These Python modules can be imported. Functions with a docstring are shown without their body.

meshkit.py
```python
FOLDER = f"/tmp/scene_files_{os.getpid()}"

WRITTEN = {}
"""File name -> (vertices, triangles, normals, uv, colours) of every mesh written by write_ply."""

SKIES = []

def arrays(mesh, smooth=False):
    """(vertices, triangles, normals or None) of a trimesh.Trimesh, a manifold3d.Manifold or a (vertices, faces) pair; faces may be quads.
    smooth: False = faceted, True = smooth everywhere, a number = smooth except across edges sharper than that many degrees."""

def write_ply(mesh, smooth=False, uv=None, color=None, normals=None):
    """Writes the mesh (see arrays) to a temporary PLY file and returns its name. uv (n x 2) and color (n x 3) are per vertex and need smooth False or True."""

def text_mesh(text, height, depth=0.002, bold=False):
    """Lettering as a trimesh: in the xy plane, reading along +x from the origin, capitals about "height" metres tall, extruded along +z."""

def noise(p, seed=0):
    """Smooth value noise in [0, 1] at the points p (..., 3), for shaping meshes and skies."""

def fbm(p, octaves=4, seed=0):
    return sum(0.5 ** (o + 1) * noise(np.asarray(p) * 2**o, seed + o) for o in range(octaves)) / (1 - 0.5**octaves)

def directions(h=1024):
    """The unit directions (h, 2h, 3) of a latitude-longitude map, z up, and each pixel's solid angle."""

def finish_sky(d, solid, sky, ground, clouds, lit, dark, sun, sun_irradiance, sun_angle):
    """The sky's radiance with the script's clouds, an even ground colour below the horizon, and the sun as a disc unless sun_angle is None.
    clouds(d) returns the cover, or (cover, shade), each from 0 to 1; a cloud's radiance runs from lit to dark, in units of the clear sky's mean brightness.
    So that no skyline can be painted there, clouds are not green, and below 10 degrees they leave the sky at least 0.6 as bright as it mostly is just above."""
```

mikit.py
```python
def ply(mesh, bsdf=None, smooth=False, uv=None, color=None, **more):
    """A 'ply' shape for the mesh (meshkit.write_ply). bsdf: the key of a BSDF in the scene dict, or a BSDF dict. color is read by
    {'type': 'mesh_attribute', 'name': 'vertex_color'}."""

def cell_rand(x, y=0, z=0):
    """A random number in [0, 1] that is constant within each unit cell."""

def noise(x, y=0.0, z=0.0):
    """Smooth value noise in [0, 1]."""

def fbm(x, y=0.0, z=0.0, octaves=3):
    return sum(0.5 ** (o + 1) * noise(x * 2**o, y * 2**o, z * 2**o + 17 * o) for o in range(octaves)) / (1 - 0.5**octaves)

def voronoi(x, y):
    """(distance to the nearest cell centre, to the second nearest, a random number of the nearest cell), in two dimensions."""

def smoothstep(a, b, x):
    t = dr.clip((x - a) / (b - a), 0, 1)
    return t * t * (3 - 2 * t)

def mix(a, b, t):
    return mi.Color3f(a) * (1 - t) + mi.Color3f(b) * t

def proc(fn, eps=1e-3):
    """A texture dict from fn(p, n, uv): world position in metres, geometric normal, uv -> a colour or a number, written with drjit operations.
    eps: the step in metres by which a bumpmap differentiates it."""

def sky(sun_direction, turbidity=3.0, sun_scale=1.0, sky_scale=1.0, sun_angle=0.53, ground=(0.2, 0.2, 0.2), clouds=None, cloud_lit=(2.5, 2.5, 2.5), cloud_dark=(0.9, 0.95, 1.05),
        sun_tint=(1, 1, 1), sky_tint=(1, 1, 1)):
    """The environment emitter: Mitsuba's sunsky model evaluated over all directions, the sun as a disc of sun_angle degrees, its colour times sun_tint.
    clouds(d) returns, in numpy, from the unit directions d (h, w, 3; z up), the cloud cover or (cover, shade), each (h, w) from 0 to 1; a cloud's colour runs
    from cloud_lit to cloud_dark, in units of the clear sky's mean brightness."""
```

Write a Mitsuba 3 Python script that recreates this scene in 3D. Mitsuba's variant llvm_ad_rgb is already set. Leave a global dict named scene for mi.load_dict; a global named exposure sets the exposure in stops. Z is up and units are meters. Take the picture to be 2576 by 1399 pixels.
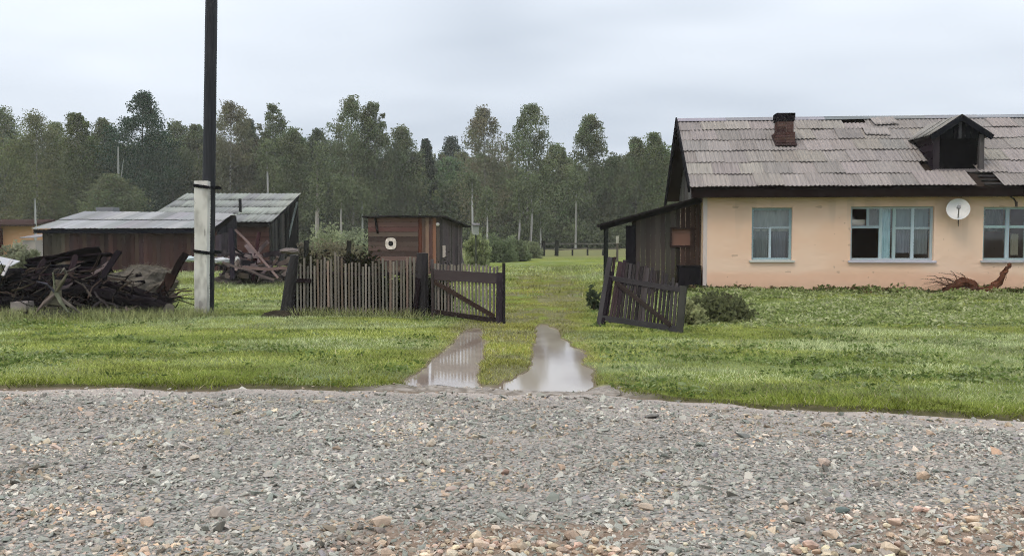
import math
import numpy as np, trimesh, mitsuba as mi, drjit as dr
import shapely.geometry as sg
import mikit, meshkit
from mikit import noise as dnoise, fbm as dfbm, smoothstep, mix, voronoi, proc

T = mi.ScalarTransform4f
R = np.random.default_rng(7)
scene, labels = {}, {}

# ------------------------------------------------------------------ camera, sky, exposure
CAMZ, PITCH, FPX = 1.6, 2.55, 2231.0
exposure = 2.5
_c, _s = math.cos(math.radians(PITCH)), math.sin(math.radians(PITCH))
scene['camera'] = dict(type='perspective', fov=60.0, fov_axis='x', near_clip=0.05, far_clip=3000.0,
                       to_world=T().look_at(origin=[0, 0, CAMZ], target=[0, _c, CAMZ - _s], up=[0, 0, 1]))


def clouds(d):
    e = np.clip(d[..., 2], 0, 1)
    q = d / np.maximum(d[..., 2:3] + 0.16, 0.05)
    n = meshkit.fbm(q * [0.55, 0.75, 0.3] + [3.1, 1.7, 0.4], 4, 5)
    n2 = meshkit.fbm(q * [1.7, 2.3, 1] + [9.1, 4.7, 2.4], 3, 9)
    bright = (1 + 2 * e) / 3 + 0.62 * (n - 0.5) + 0.26 * (n2 - 0.5)      # overcast: the zenith is brightest
    return np.ones(e.shape), np.clip(1 - (bright - 0.3) / 0.7, 0, 1)


scene['sky'] = mikit.sky((-0.35, -0.45, 0.8), turbidity=4, sun_scale=0.16, sun_angle=24, clouds=clouds,
                         cloud_lit=(2.38, 2.50, 2.66), cloud_dark=(1.08, 1.21, 1.39), ground=(0.16, 0.18, 0.1))


# ------------------------------------------------------------------ helpers
def ray(u, v):
    """direction (per metre of y) through a point of the photograph, 2576 x 1399"""
    a, b = (u - 1288) / FPX, (699.5 - v) / FPX
    d = np.array([a, _c + b * _s, -_s + b * _c])
    return d / d[1]


def P(u, v, Y):
    return np.array([0, 0, CAMZ]) + ray(u, v) * Y


def px(n, Y):
    return n / FPX * Y


def numbered(k):
    if k not in scene and k not in used:
        used.add(k); return k
    i = 1
    while f'{k}_{i:03d}' in used:
        i += 1
    used.add(f'{k}_{i:03d}')
    return f'{k}_{i:03d}'


used = set()


def thing(name, label, cat, group=None):
    k = numbered(name)
    labels[k] = dict(label=label, category=cat)
    if group:
        labels[k]['group'] = group
    return k


def sub(parent, name):
    return numbered(parent + '__' + name)


def cat(meshes):
    """join (v, f[, c]) meshes"""
    vs, fs, cs, n = [], [], [], 0
    for m in meshes:
        vs.append(m[0]); fs.append(np.asarray(m[1]) + n); n += len(m[0])
        if len(m) > 2:
            cs.append(m[2])
    return (np.vstack(vs), np.vstack(fs), np.vstack(cs)) if cs else (np.vstack(vs), np.vstack(fs))


def tint(m, col, jit=0.12, fine=0.12, hue=0.03):
    """vertex colours: a tone of its own for each piece, and some weathering within it"""
    n = len(m[0])
    c = np.array(col) * (1 + R.normal(0, jit)) * (1 + R.normal(0, hue, 3))
    c = c[None] * (1 + R.normal(0, fine, n))[:, None]
    return (m[0], m[1], np.clip(c, 0.004, 0.95))


def put(key, m, mat='vcol', smooth=False, **more):
    if len(m) > 2:
        scene[key] = mikit.ply((m[0], m[1]), mat, smooth=smooth, color=m[2], **more)
    else:
        scene[key] = mikit.ply((m[0], m[1]), mat, smooth=smooth, **more)
    return key


def piece(parent, name, m, col, mat='vcol', smooth=False, label=None, **k):
    key = sub(parent, name)
    if label:
        labels[key] = dict(label=label)
    return put(key, tint(m, col, **k), mat, smooth)


BF = np.array([[0, 2, 1], [1, 2, 3], [4, 5, 6], [5, 7, 6], [0, 1, 4], [1, 5, 4], [2, 6, 3], [3, 6, 7], [0, 4, 2], [2, 4, 6], [1, 3, 5], [3, 7, 5]])
BV = np.array([[x, y, z] for z in (0, 1) for y in (0, 1) for x in (0, 1)], float)


def box(o, ex, ey, ez):
    """box from the corner o along three edge vectors"""
    v = np.asarray(o) + BV @ np.array([ex, ey, ez], float)
    return v, BF


def cbox(c, sx, sy, sz):
    c = np.asarray(c, float)
    return box(c - [sx / 2, sy / 2, sz / 2], [sx, 0, 0], [0, sy, 0], [0, 0, sz])


def beam(p, q, w, t, side=(0, 1, 0), rot=0.0, seg=3, wob=0.0):
    """a board from p to q: w wide, t thick along the side axis, in segments so that its tone can vary"""
    p, q = np.asarray(p, float), np.asarray(q, float)
    d = (q - p) / np.linalg.norm(q - p)
    b = np.asarray(side, float); b = b - d * (b @ d); b /= np.linalg.norm(b)
    a = np.cross(d, b)
    ca, sa = math.cos(rot), math.sin(rot)
    a, b = a * ca + b * sa, b * ca - a * sa
    ring = np.array([a * w + b * t, -a * w + b * t, -a * w - b * t, a * w - b * t]) / 2
    vs = []
    for i in range(seg + 1):
        o = p + (q - p) * i / seg + (R.normal(0, wob, 3) if 0 < i < seg else 0)
        vs.append(o + ring)
    f = []
    for i in range(seg):
        for k in range(4):
            A, B = 4 * i + k, 4 * i + (k + 1) % 4
            f += [[A, B, B + 4], [A, B + 4, A + 4]]
    e = 4 * seg
    f += [[0, 2, 1], [0, 3, 2], [e, e + 1, e + 2], [e, e + 2, e + 3]]
    return np.vstack(vs), np.array(f)


def tube(pts, rad, sides=7, cap=True, rough=0.0):
    pts = np.asarray(pts, float); n = len(pts)
    rad = np.broadcast_to(rad, n)
    ang = np.arange(sides) * 2 * np.pi / sides
    vs = []
    for i in range(n):
        d = pts[min(i + 1, n - 1)] - pts[max(i - 1, 0)]; d = d / np.linalg.norm(d)
        a = np.cross(d, [0.3, 1, 0.1]); a /= np.linalg.norm(a); b = np.cross(d, a)
        rr = rad[i] * (1 + R.normal(0, rough, sides)) if rough else np.full(sides, rad[i])
        vs.append(pts[i] + rr[:, None] * (np.cos(ang)[:, None] * a + np.sin(ang)[:, None] * b))
    f = []
    for i in range(n - 1):
        for k in range(sides):
            A, B = i * sides + k, i * sides + (k + 1) % sides
            f += [[A, B, B + sides], [A, B + sides, A + sides]]
    v = np.vstack(vs)
    if cap:
        v = np.vstack([v, pts[0], pts[-1]]); m = n * sides
        for k in range(sides):
            f += [[(k + 1) % sides, k, m], [(n - 1) * sides + k, (n - 1) * sides + (k + 1) % sides, m + 1]]
    return v, np.array(f)


def lathe(profile, o, axis, sides=28):
    """profile (r, h) about the axis through o"""
    axis = np.asarray(axis, float) / np.linalg.norm(axis)
    a = np.cross(axis, [0.1, 0.2, 1]); a /= np.linalg.norm(a); b = np.cross(axis, a)
    t = np.arange(sides) * 2 * np.pi / sides
    v = np.vstack([np.asarray(o) + h * axis + r * (np.cos(t)[:, None] * a + np.sin(t)[:, None] * b) for r, h in profile])
    f = []
    for i in range(len(profile) - 1):
        for k in range(sides):
            A, B = i * sides + k, i * sides + (k + 1) % sides
            f += [[A, B, B + sides], [A, B + sides, A + sides]]
    return v, np.array(f)


def stone_shapes(n, pts, flat, rng):
    out = []
    for _ in range(n):
        q = rng.normal(size=(pts, 3)); q /= np.linalg.norm(q, axis=1, keepdims=True)
        q *= rng.uniform(0.75, 1.1, (pts, 1)) * [1, rng.uniform(0.6, 0.95), flat * rng.uniform(0.8, 1.2)]
        h = trimesh.convex.convex_hull(q)
        out.append((np.array(h.vertices), np.array(h.faces)))
    return out


# ------------------------------------------------------------------ materials
VC = {'type': 'mesh_attribute', 'name': 'vertex_color'}
scene['vcol'] = {'type': 'twosided', 'bsdf': {'type': 'diffuse', 'reflectance': VC}}
scene['wetwood'] = {'type': 'twosided', 'bsdf': {'type': 'principled', 'base_color': VC, 'roughness': 0.55, 'specular': 0.35}}
scene['stone_wet'] = {'type': 'twosided', 'bsdf': {'type': 'principled', 'base_color': VC, 'roughness': 0.6, 'specular': 0.4}}
scene['leaf'] = {'type': 'principledthin', 'base_color': VC, 'roughness': 0.7, 'diff_trans': 0.9, 'eta': 1.3}
scene['grass_blade'] = {'type': 'twosided', 'bsdf': {'type': 'diffuse', 'reflectance': VC}}
scene['glass'] = {'type': 'thindielectric', 'int_ior': 1.5}
scene['white_metal'] = {'type': 'twosided', 'bsdf': {'type': 'roughplastic', 'diffuse_reflectance': {'type': 'rgb', 'value': [0.72, 0.72, 0.72]}, 'alpha': 0.25}}
scene['puddle_water'] = {'type': 'twosided', 'bsdf': {'type': 'roughplastic', 'alpha': 0.005, 'int_ior': 1.8, 'nonlinear': False,
                         'diffuse_reflectance': proc(lambda p, n, uv: mix([0.27, 0.215, 0.18], [0.39, 0.34, 0.29], smoothstep(0.3, 0.7, dfbm(p.x * 1.2, p.y * 0.8))))}}


def track_x(y):
    return np.interp(y, [8, 15, 22, 40, 72, 120], [0.0, 0.0, 0.75, 1.5, 3.8, 8.0])


def ground_col(p, n, uv):
    g1, g2, g3 = [0.135, 0.175, 0.040], [0.215, 0.245, 0.062], [0.20, 0.24, 0.12]
    a = dfbm(p.x * 0.35, p.y * 0.55, 0, 3)
    b = dnoise(p.x * 9, p.y * 9)
    c = mix(g1, g2, smoothstep(0.35, 0.65, a * 0.7 + b * 0.3))
    c = mix(c, g3, smoothstep(0.5, 0.75, dfbm(p.x * 0.8 + 31, p.y * 0.6, 0, 3)) * 0.7)
    tx = dr.select(p.y < 22, smoothstep(15, 22, p.y) * 0.75, dr.select(p.y < 40, 0.75 + (p.y - 22) / 18 * 0.75, 1.5 + (p.y - 40) / 32 * 2.3))
    d = dr.abs(p.x - tx) - 0.25 * (dfbm(p.x * 1.1, p.y * 1.1) - 0.5)
    mud = mix([0.13, 0.105, 0.075], [0.19, 0.16, 0.12], dfbm(p.x * 5, p.y * 5))
    mud = mix(mud, [0.14, 0.13, 0.04], smoothstep(0.45, 0.6, dnoise(p.x * 2.2, p.y * 1.4, 3)))
    m = (1 - smoothstep(0.95, 1.5, d)) * smoothstep(0.42, 0.55, dfbm(p.x * 1.6, p.y * 0.9 + 7, 0, 3) + 0.12) * (1 - smoothstep(34, 60, p.y))
    c = mix(c, mud, m * 0.65)
    far = smoothstep(62, 80, p.y + 14 * (dfbm(p.x * 0.06, p.y * 0.06, 3) - 0.5))
    c = mix(c, mix([0.19, 0.175, 0.10], [0.135, 0.15, 0.07], dfbm(p.x * 0.11, p.y * 0.25, 9)), far * 0.85)
    soil = (1 - smoothstep(0.0, 0.16, uv.y + 0.22 * (dfbm(p.x * 3, p.y * 3, 6) - 0.5)))
    c = mix(c, mix([0.05, 0.045, 0.028], [0.10, 0.085, 0.055], dnoise(p.x * 15, p.y * 15)), soil * 0.9)
    lip = (1 - smoothstep(9.5, 9.85, p.y + 0.5 * (dfbm(p.x * 2.3, p.y * 2.3, 4) - 0.5))) * (1 - smoothstep(1.1, 1.7, dr.abs(p.x + 0.1)))
    c = mix(c, mix([0.16, 0.14, 0.12], [0.36, 0.33, 0.30], dnoise(p.x * 22, p.y * 34)), lip)
    rut = 1 - smoothstep(0.0, 0.022, p.z + 0.036)
    return mix(c, [0.16, 0.13, 0.10], rut * (1 - smoothstep(18, 20, p.y)))


def road_col(p, n, uv):
    d1, _, w = voronoi(p.x * 30, p.y * 30)
    d2, _, w2 = voronoi(p.x * 75, p.y * 75)
    s = mix([0.13, 0.125, 0.112], [0.40, 0.395, 0.37], w * 0.6 + w2 * 0.4)
    s = mix(s, [0.38, 0.31, 0.27], smoothstep(0.8, 0.84, w2))
    s = mix(s, [0.09, 0.088, 0.082], smoothstep(0.5, 0.75, d1))
    e = uv.y + 1.1 * (dfbm(p.x * 0.7, p.y * 0.9, 5, 4) - 0.5)          # uv.y: metres in from the grass edge
    dust = smoothstep(0.45, 0.65, dfbm(p.x * 0.5, p.y * 1.3, 2, 3)) * 0.35
    fine = mix([0.37, 0.325, 0.295], [0.46, 0.41, 0.375], dfbm(p.x * 18, p.y * 30, 1, 2))
    s = mix(s, fine, dr.maximum(dust, (1 - smoothstep(0.15, 0.9, e)) * 0.75))
    s = mix(s, [0.055, 0.048, 0.032], (1 - smoothstep(-0.03, 0.12, uv.y + 0.12 * (dfbm(p.x * 4, p.y * 4) - 0.5))) * 0.8)
    clay = (1 - smoothstep(4.75, 5.0, p.y + 0.5 * (dfbm(p.x * 3, p.y * 3) - 0.5))) * smoothstep(-1.15, -0.6, p.x) * (1 - smoothstep(0.6, 0.9, p.x))
    clay = dr.maximum(clay, (1 - smoothstep(4.9, 5.5, p.y + 0.8 * (dfbm(p.x * 2, p.y * 2) - 0.5))) * smoothstep(1.2, 2.2, p.x))
    return mix(s, [0.22, 0.15, 0.105], clay * 0.7)


def plaster_col(p, n, uv):
    a = dfbm(p.x * 0.9, p.y * 0.9, p.z * 1.3, 4)
    c = mix([0.78, 0.55, 0.405], [0.82, 0.615, 0.475], smoothstep(0.3, 0.7, a))
    c = mix(c, [0.76, 0.49, 0.345], (1 - smoothstep(0.60, 0.80, p.z + 0.12 * (dfbm(p.x * 2, p.y * 2, p.z * 3) - 0.5))) * 0.75)
    c = mix(c, [0.50, 0.38, 0.24], (1 - smoothstep(0.05, 0.55, p.z + 0.25 * (dfbm(p.x * 3, p.y, p.z * 2) - 0.5))) * 0.5)
    run = smoothstep(0.62, 0.75, dnoise(p.x * 4.5, p.y * 4.5, p.z * 0.35)) * smoothstep(1.0, 2.8, p.z)
    c = mix(c, [0.58, 0.44, 0.33], run * 0.42)
    spot = smoothstep(0.90, 0.93, dnoise(p.x * 8, p.y * 8, p.z * 7))
    return mix(c, [0.38, 0.27, 0.19], spot * 0.5)


scene['ground_mat'] = {'type': 'twosided', 'bsdf': {'type': 'diffuse', 'reflectance': proc(ground_col)}}
scene['road_mat'] = {'type': 'twosided', 'bsdf': {'type': 'diffuse', 'reflectance': proc(road_col)}}
scene['plaster'] = {'type': 'twosided', 'bsdf': {'type': 'bumpmap', 'arbitrary': proc(lambda p, n, uv: dfbm(p.x * 14, p.y * 14, p.z * 14, 3), eps=0.01), 'scale': 0.012,
                    'bsdf': {'type': 'diffuse', 'reflectance': proc(plaster_col)}}}
scene['concrete'] = {'type': 'twosided', 'bsdf': {'type': 'diffuse', 'reflectance': proc(lambda p, n, uv: mix(mix([0.36, 0.35, 0.33], [0.62, 0.61, 0.58], smoothstep(0.3, 0.6, dfbm(p.x * 5, p.y * 5, p.z * 2, 4))), [0.2, 0.19, 0.18], smoothstep(0.80, 0.88, dnoise(p.x * 16, p.y * 16, p.z * 3.5)) * 0.7))}}
scene['pole_wood'] = {'type': 'twosided', 'bsdf': {'type': 'principled', 'roughness': 0.5, 'specular': 0.25, 'base_color': proc(lambda p, n, uv: mix([0.007, 0.008, 0.011], [0.026, 0.028, 0.034], dnoise(p.x * 60, p.y * 60, p.z * 1.5)))}}
scene['bark'] = {'type': 'twosided', 'bsdf': {'type': 'diffuse', 'reflectance': proc(lambda p, n, uv: mix([0.05, 0.045, 0.04], [0.36, 0.35, 0.33], smoothstep(0.40, 0.55, dfbm(p.x * 2, p.y * 2, p.z * 3.5, 2))))}}


# ------------------------------------------------------------------ terrain
RUTS = [(-0.70, 16.3, 0.21), (0.61, 17.2, 0.235)]


def edge_y(x):
    return np.interp(x, [-40, -5.6, -2.7, 0, 1.0, 1.6, 2.6, 4.6, 12, 40], [12.5, 9.75, 9.6, 9.45, 9.3, 8.95, 8.45, 7.95, 6.9, 4.5]) + 0.16 * (meshkit.fbm(np.stack([np.asarray(x) * 1.1, np.zeros_like(x), np.zeros_like(x)], -1), 4, 3) - 0.5) * 2 + 0.09 * (meshkit.fbm(np.stack([np.asarray(x) * 5.0, np.zeros_like(x), np.zeros_like(x)], -1), 3, 8) - 0.5) * 2


def height(x, y):
    x, y = np.broadcast_arrays(np.asarray(x, float), np.asarray(y, float))
    q = np.stack([x, y, np.zeros_like(x)], -1)
    h = 0.05 * (meshkit.fbm(q * 0.45, 3, 1) - 0.5) + 0.03 * (meshkit.fbm(q * 2.1, 3, 2) - 0.5)
    h = h + 0.16 * np.clip((x - 2.8) / 2.2, 0, 1) * np.clip((y - 17.5) / 5, 0, 1) * np.clip((60 - y) / 20, 0, 1)
    h = h + 0.16 * (meshkit.fbm(q * [0.8, 1.1, 1], 3, 19) - 0.42) * np.clip((x - 3.1) / 1.0, 0, 1) * np.clip((y - 13.5) / 3, 0, 1) * np.clip((22.6 - y) / 1.5, 0, 1)
    h = h + 0.06 * np.exp(-((y - 17.3) / 0.5) ** 2) * np.clip((-1.8 - x) / 0.6, 0, 1)
    h = h + 0.004 * np.clip(y - 60, 0, 300)
    near = np.exp(-((y - 12) / 7) ** 4)
    for xc, yend, w in RUTS:
        n = meshkit.noise(q * 1.6 + xc * 9) - 0.5
        n2 = meshkit.noise(q * 5.5 + xc * 5) - 0.5
        ww = w * np.interp(y, [9, 9.7, 10.6, 12, 14, 16], [1.9, 2.0, 1.75, 1.35, 0.85, 0.62]) * (1 + 0.5 * n + 0.25 * n2)
        cx = xc + 0.14 * n - (0.22 * np.clip(11.4 - y, 0, 1.6) * (0.7 if xc > 0 else 0.35))
        along = np.clip((yend - y) / 1.5, 0, 1) * np.clip((y - edge_y(x) + 0.02 - 0.5 * (meshkit.noise(q * 2.6 + 7.7) - 0.45)) / 0.3, 0, 1)
        h = h - 0.13 * np.exp(-np.abs((x - cx) / ww) ** 2.6) * along
    e = edge_y(x)
    k = np.clip((e - y - 0.05) / 0.3, 0, 1)
    return h * (1 - k) + (0.35 * h - 0.075) * k


WATER = -0.036


def axis_steps(*parts):
    return np.unique(np.round(np.concatenate([np.arange(a, b, s) for a, b, s in parts]), 4))


def sheet(xs, ys, z, clip=None):
    X, Y = np.meshgrid(xs, ys)
    Z = z(X, Y)
    n, m = X.shape
    i = np.arange(n * m).reshape(n, m)
    f = np.vstack([np.stack([i[:-1, :-1], i[:-1, 1:], i[1:, 1:]], -1).reshape(-1, 3), np.stack([i[:-1, :-1], i[1:, 1:], i[1:, :-1]], -1).reshape(-1, 3)])
    v = np.stack([X, Y, Z], -1).reshape(-1, 3)
    return v, f


gx = np.concatenate([-np.geomspace(1500, 30, 24), axis_steps((-28, -3, 0.35), (-3, 3, 0.06), (3, 28, 0.35)), np.geomspace(30, 1500, 24)])
gy = np.concatenate([-np.geomspace(900, 10, 12), axis_steps((-8, 6, 1.0), (6, 9, 0.15), (9, 18, 0.06), (18, 30, 0.3), (30, 80, 1.2)), np.geomspace(82, 2500, 40)])
gm = sheet(gx, gy, lambda X, Y: height(X, Y))
scene['ground'] = mikit.ply(gm, 'ground_mat', smooth=True, uv=np.stack([gm[0][:, 0], gm[0][:, 1] - edge_y(gm[0][:, 0])], -1))
labels['ground'] = dict(kind='structure', label='grassy yard and meadow ground with muddy cart track')

# the road: follows the ground's own edge line
rx = np.concatenate([-np.geomspace(60, 13, 12), axis_steps((-12, 12, 0.12)), np.geomspace(12, 60, 12)])
rt = np.concatenate([np.linspace(-40, 2, 12), np.arange(2.4, 5, 0.25)])
RX = np.tile(rx, (60, 1))
E = edge_y(rx) + 0.06
tt = np.linspace(0, 1, 60)[:, None] ** 0.45
RY = -30 + (E[None] + 30) * tt


def road_z(x, y):
    x, y = np.asarray(x, float), np.asarray(y, float)
    q = np.stack([x, y, np.zeros_like(x)], -1)
    crest = 0.045 * np.clip((edge_y(x) - y) / 1.2, 0, 1)
    return -0.035 + crest + 0.05 * (meshkit.fbm(q * 0.7, 3, 12) - 0.5) + 0.03 * (meshkit.fbm(q * 3, 2, 14) - 0.5)


i = np.arange(RX.size).reshape(RX.shape)
rf = np.vstack([np.stack([i[:-1, :-1], i[:-1, 1:], i[1:, 1:]], -1).reshape(-1, 3), np.stack([i[:-1, :-1], i[1:, 1:], i[1:, :-1]], -1).reshape(-1, 3)])
scene['gravel_road'] = mikit.ply((np.stack([RX, RY, road_z(RX, RY)], -1).reshape(-1, 3), rf), 'road_mat', smooth=True, uv=np.stack([RX, edge_y(RX) - RY], -1).reshape(-1, 2))
labels['gravel_road'] = dict(kind='structure', label='grey crushed stone road along the front')

for nm, x0, x1 in (('puddle', -1.55, -0.12), ('puddle', -0.1, 1.6)):
    k = numbered(nm)
    put(k, sheet(np.linspace(x0, x1, 3), np.linspace(9.3, 17.4, 5), lambda X, Y: X * 0 + WATER), 'puddle_water')
    labels[k] = dict(kind='structure', label='muddy rain puddle in the left wheel rut before the slatted gate' if x0 < -1 else 'wide rain puddle in the right wheel rut mirroring bright sky')

# ------------------------------------------------------------------ gravel, stones
def scatter_stones(shapes, pos, size, cols, rng, tilt=0.3):
    out_v, out_f, out_c, off = [], [], [], 0
    which = rng.integers(0, len(shapes), len(pos))
    for s, (sv, sf) in enumerate(shapes):
        m = np.nonzero(which == s)[0]
        if not len(m):
            continue
        a = rng.uniform(0, 2 * np.pi, len(m)); ca, sa = np.cos(a), np.sin(a)
        tx, ty = rng.normal(0, tilt, (2, len(m)))
        Rz = np.zeros((len(m), 3, 3)); Rz[:, 0, 0] = ca; Rz[:, 0, 1] = -sa; Rz[:, 1, 0] = sa; Rz[:, 1, 1] = ca; Rz[:, 2, 2] = 1
        Rz[:, 2, 0], Rz[:, 2, 1] = tx, ty
        v = np.einsum('nij,kj->nki', Rz, sv) * size[m][:, None, None] + pos[m][:, None]
        out_v.append(v.reshape(-1, 3))
        out_f.append((sf[None] + (np.arange(len(m)) * len(sv))[:, None, None] + off).reshape(-1, 3))
        c = cols[m][:, None] * rng.uniform(0.90, 1.08, (len(m), len(sv)))[..., None]
        out_c.append(c.reshape(-1, 3)); off += len(m) * len(sv)
    return np.vstack(out_v), np.vstack(out_f), np.clip(np.vstack(out_c), 0.01, 0.9)


GREYS = np.array([1.09, 1.05, 0.97]) * np.array([[.25, .265, .25], [.33, .345, .325], [.45, .455, .435], [.20, .225, .21], [.29, .28, .27], [.36, .33, .315], [.15, .15, .14], [.47, .465, .44], [.40, .32, .26], [.26, .25, .275]])
rng = np.random.default_rng(11)
N = 76000
gy_ = 4.0 + (10.2 - 4.0) * rng.random(N) ** 1.15
gx_ = rng.uniform(-1, 1, N) * (0.6 * gy_ + 1.5)
mouth = np.clip(1.5 - np.abs(gx_ + 0.1), 0, 1) * 0.4
ok = gy_ < edge_y(gx_) + 0.02 + mouth * rng.random(N) - rng.exponential(0.06, N) - (mouth == 0) * 0.06
gx_, gy_ = gx_[ok], gy_[ok]
sz = np.clip(rng.lognormal(math.log(0.0135), 0.52, len(gx_)), 0.006, 0.065) * (0.85 + 0.03 * gy_)
dens = meshkit.fbm(np.stack([gx_ * 0.5, gy_ * 1.3, gx_ * 0 + 2], -1), 3, 4)
edge_d = edge_y(gx_) - gy_
keep = rng.random(len(gx_)) < np.clip(1.25 - 1.1 * np.clip(dens - 0.45, 0, 1) * 2, 0.25, 1) * np.clip(0.38 + (edge_d - 0.35 + 1.2 * (dens - .5)) / 0.7, 0.22, 1)
gx_, gy_, sz = gx_[keep], gy_[keep], sz[keep]
tone = meshkit.fbm(np.stack([gx_ * 0.9, gy_ * 1.5, gx_ * 0 + 8], -1), 3, 6)
ci = rng.choice(len(GREYS), len(gx_), p=[.17, .17, .12, .14, .11, .09, .09, .04, .03, .04])
cols = GREYS[ci] * (0.66 + 0.68 * tone)[:, None]
pink = (meshkit.fbm(np.stack([gx_ * 0.8, gy_ * 2, gx_ * 0 + 4], -1), 2, 17) > 0.6) & (rng.random(len(gx_)) < 0.4)
cols[pink] *= [1.22, 1.07, 1.0]
tanp = (meshkit.fbm(np.stack([gx_ * 1.1, gy_ * 1.9, gx_ * 0 + 14], -1), 3, 27) > 0.60) & (rng.random(len(gx_)) < 0.4)
cols[tanp] *= [1.22, 1.03, .86]
pos = np.stack([gx_, gy_, np.where(gy_ > edge_y(gx_) - .05, height(gx_, gy_), road_z(gx_, gy_)) + sz * 0.06], -1)

put('gravel', scatter_stones(stone_shapes(14, 8, 0.55, rng), pos, sz, cols, rng), 'stone_wet')
labels['gravel'] = dict(kind='stuff', label='loose grey crushed stone spread over the road', category='gravel')

BIGS = stone_shapes(10, 26, 0.6, np.random.default_rng(5))
TAN = np.array([[.54, .43, .31], [.44, .33, .24], [.62, .52, .38], [.36, .27, .20], [.50, .43, .34], [.54, .39, .30]])


def stone(u, v, w, col, label, group=None, k=None, flat=1.0):
    """a stone w photo units wide that rests on the road where the photograph shows its foot"""
    d = ray(u, v)
    Y = CAMZ / -d[2]
    for _ in range(3):
        p = P(u, v, Y); Y = (CAMZ - float(road_z(p[:1], p[1:2])[0])) / -d[2]
    p = P(u, v, Y)
    s = px(w, Y) / 2
    sv, sf = BIGS[int(R.integers(len(BIGS))) if k is None else k]
    a = R.uniform(-0.6, 0.6)
    M = np.array([[math.cos(a), -math.sin(a), 0], [math.sin(a), math.cos(a), 0], [R.normal(0, .12), R.normal(0, .12), flat]])
    z0 = float(road_z(p[:1], p[1:2])[0])
    vv = sv @ M.T * s
    vv = vv + [p[0], p[1], z0 - vv[:, 2].min() * 0.7]
    key = thing('stone', label, 'stone', group)
    put(key, tint((vv, sf), col, jit=0.04, fine=0.14), 'stone_wet')


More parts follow.
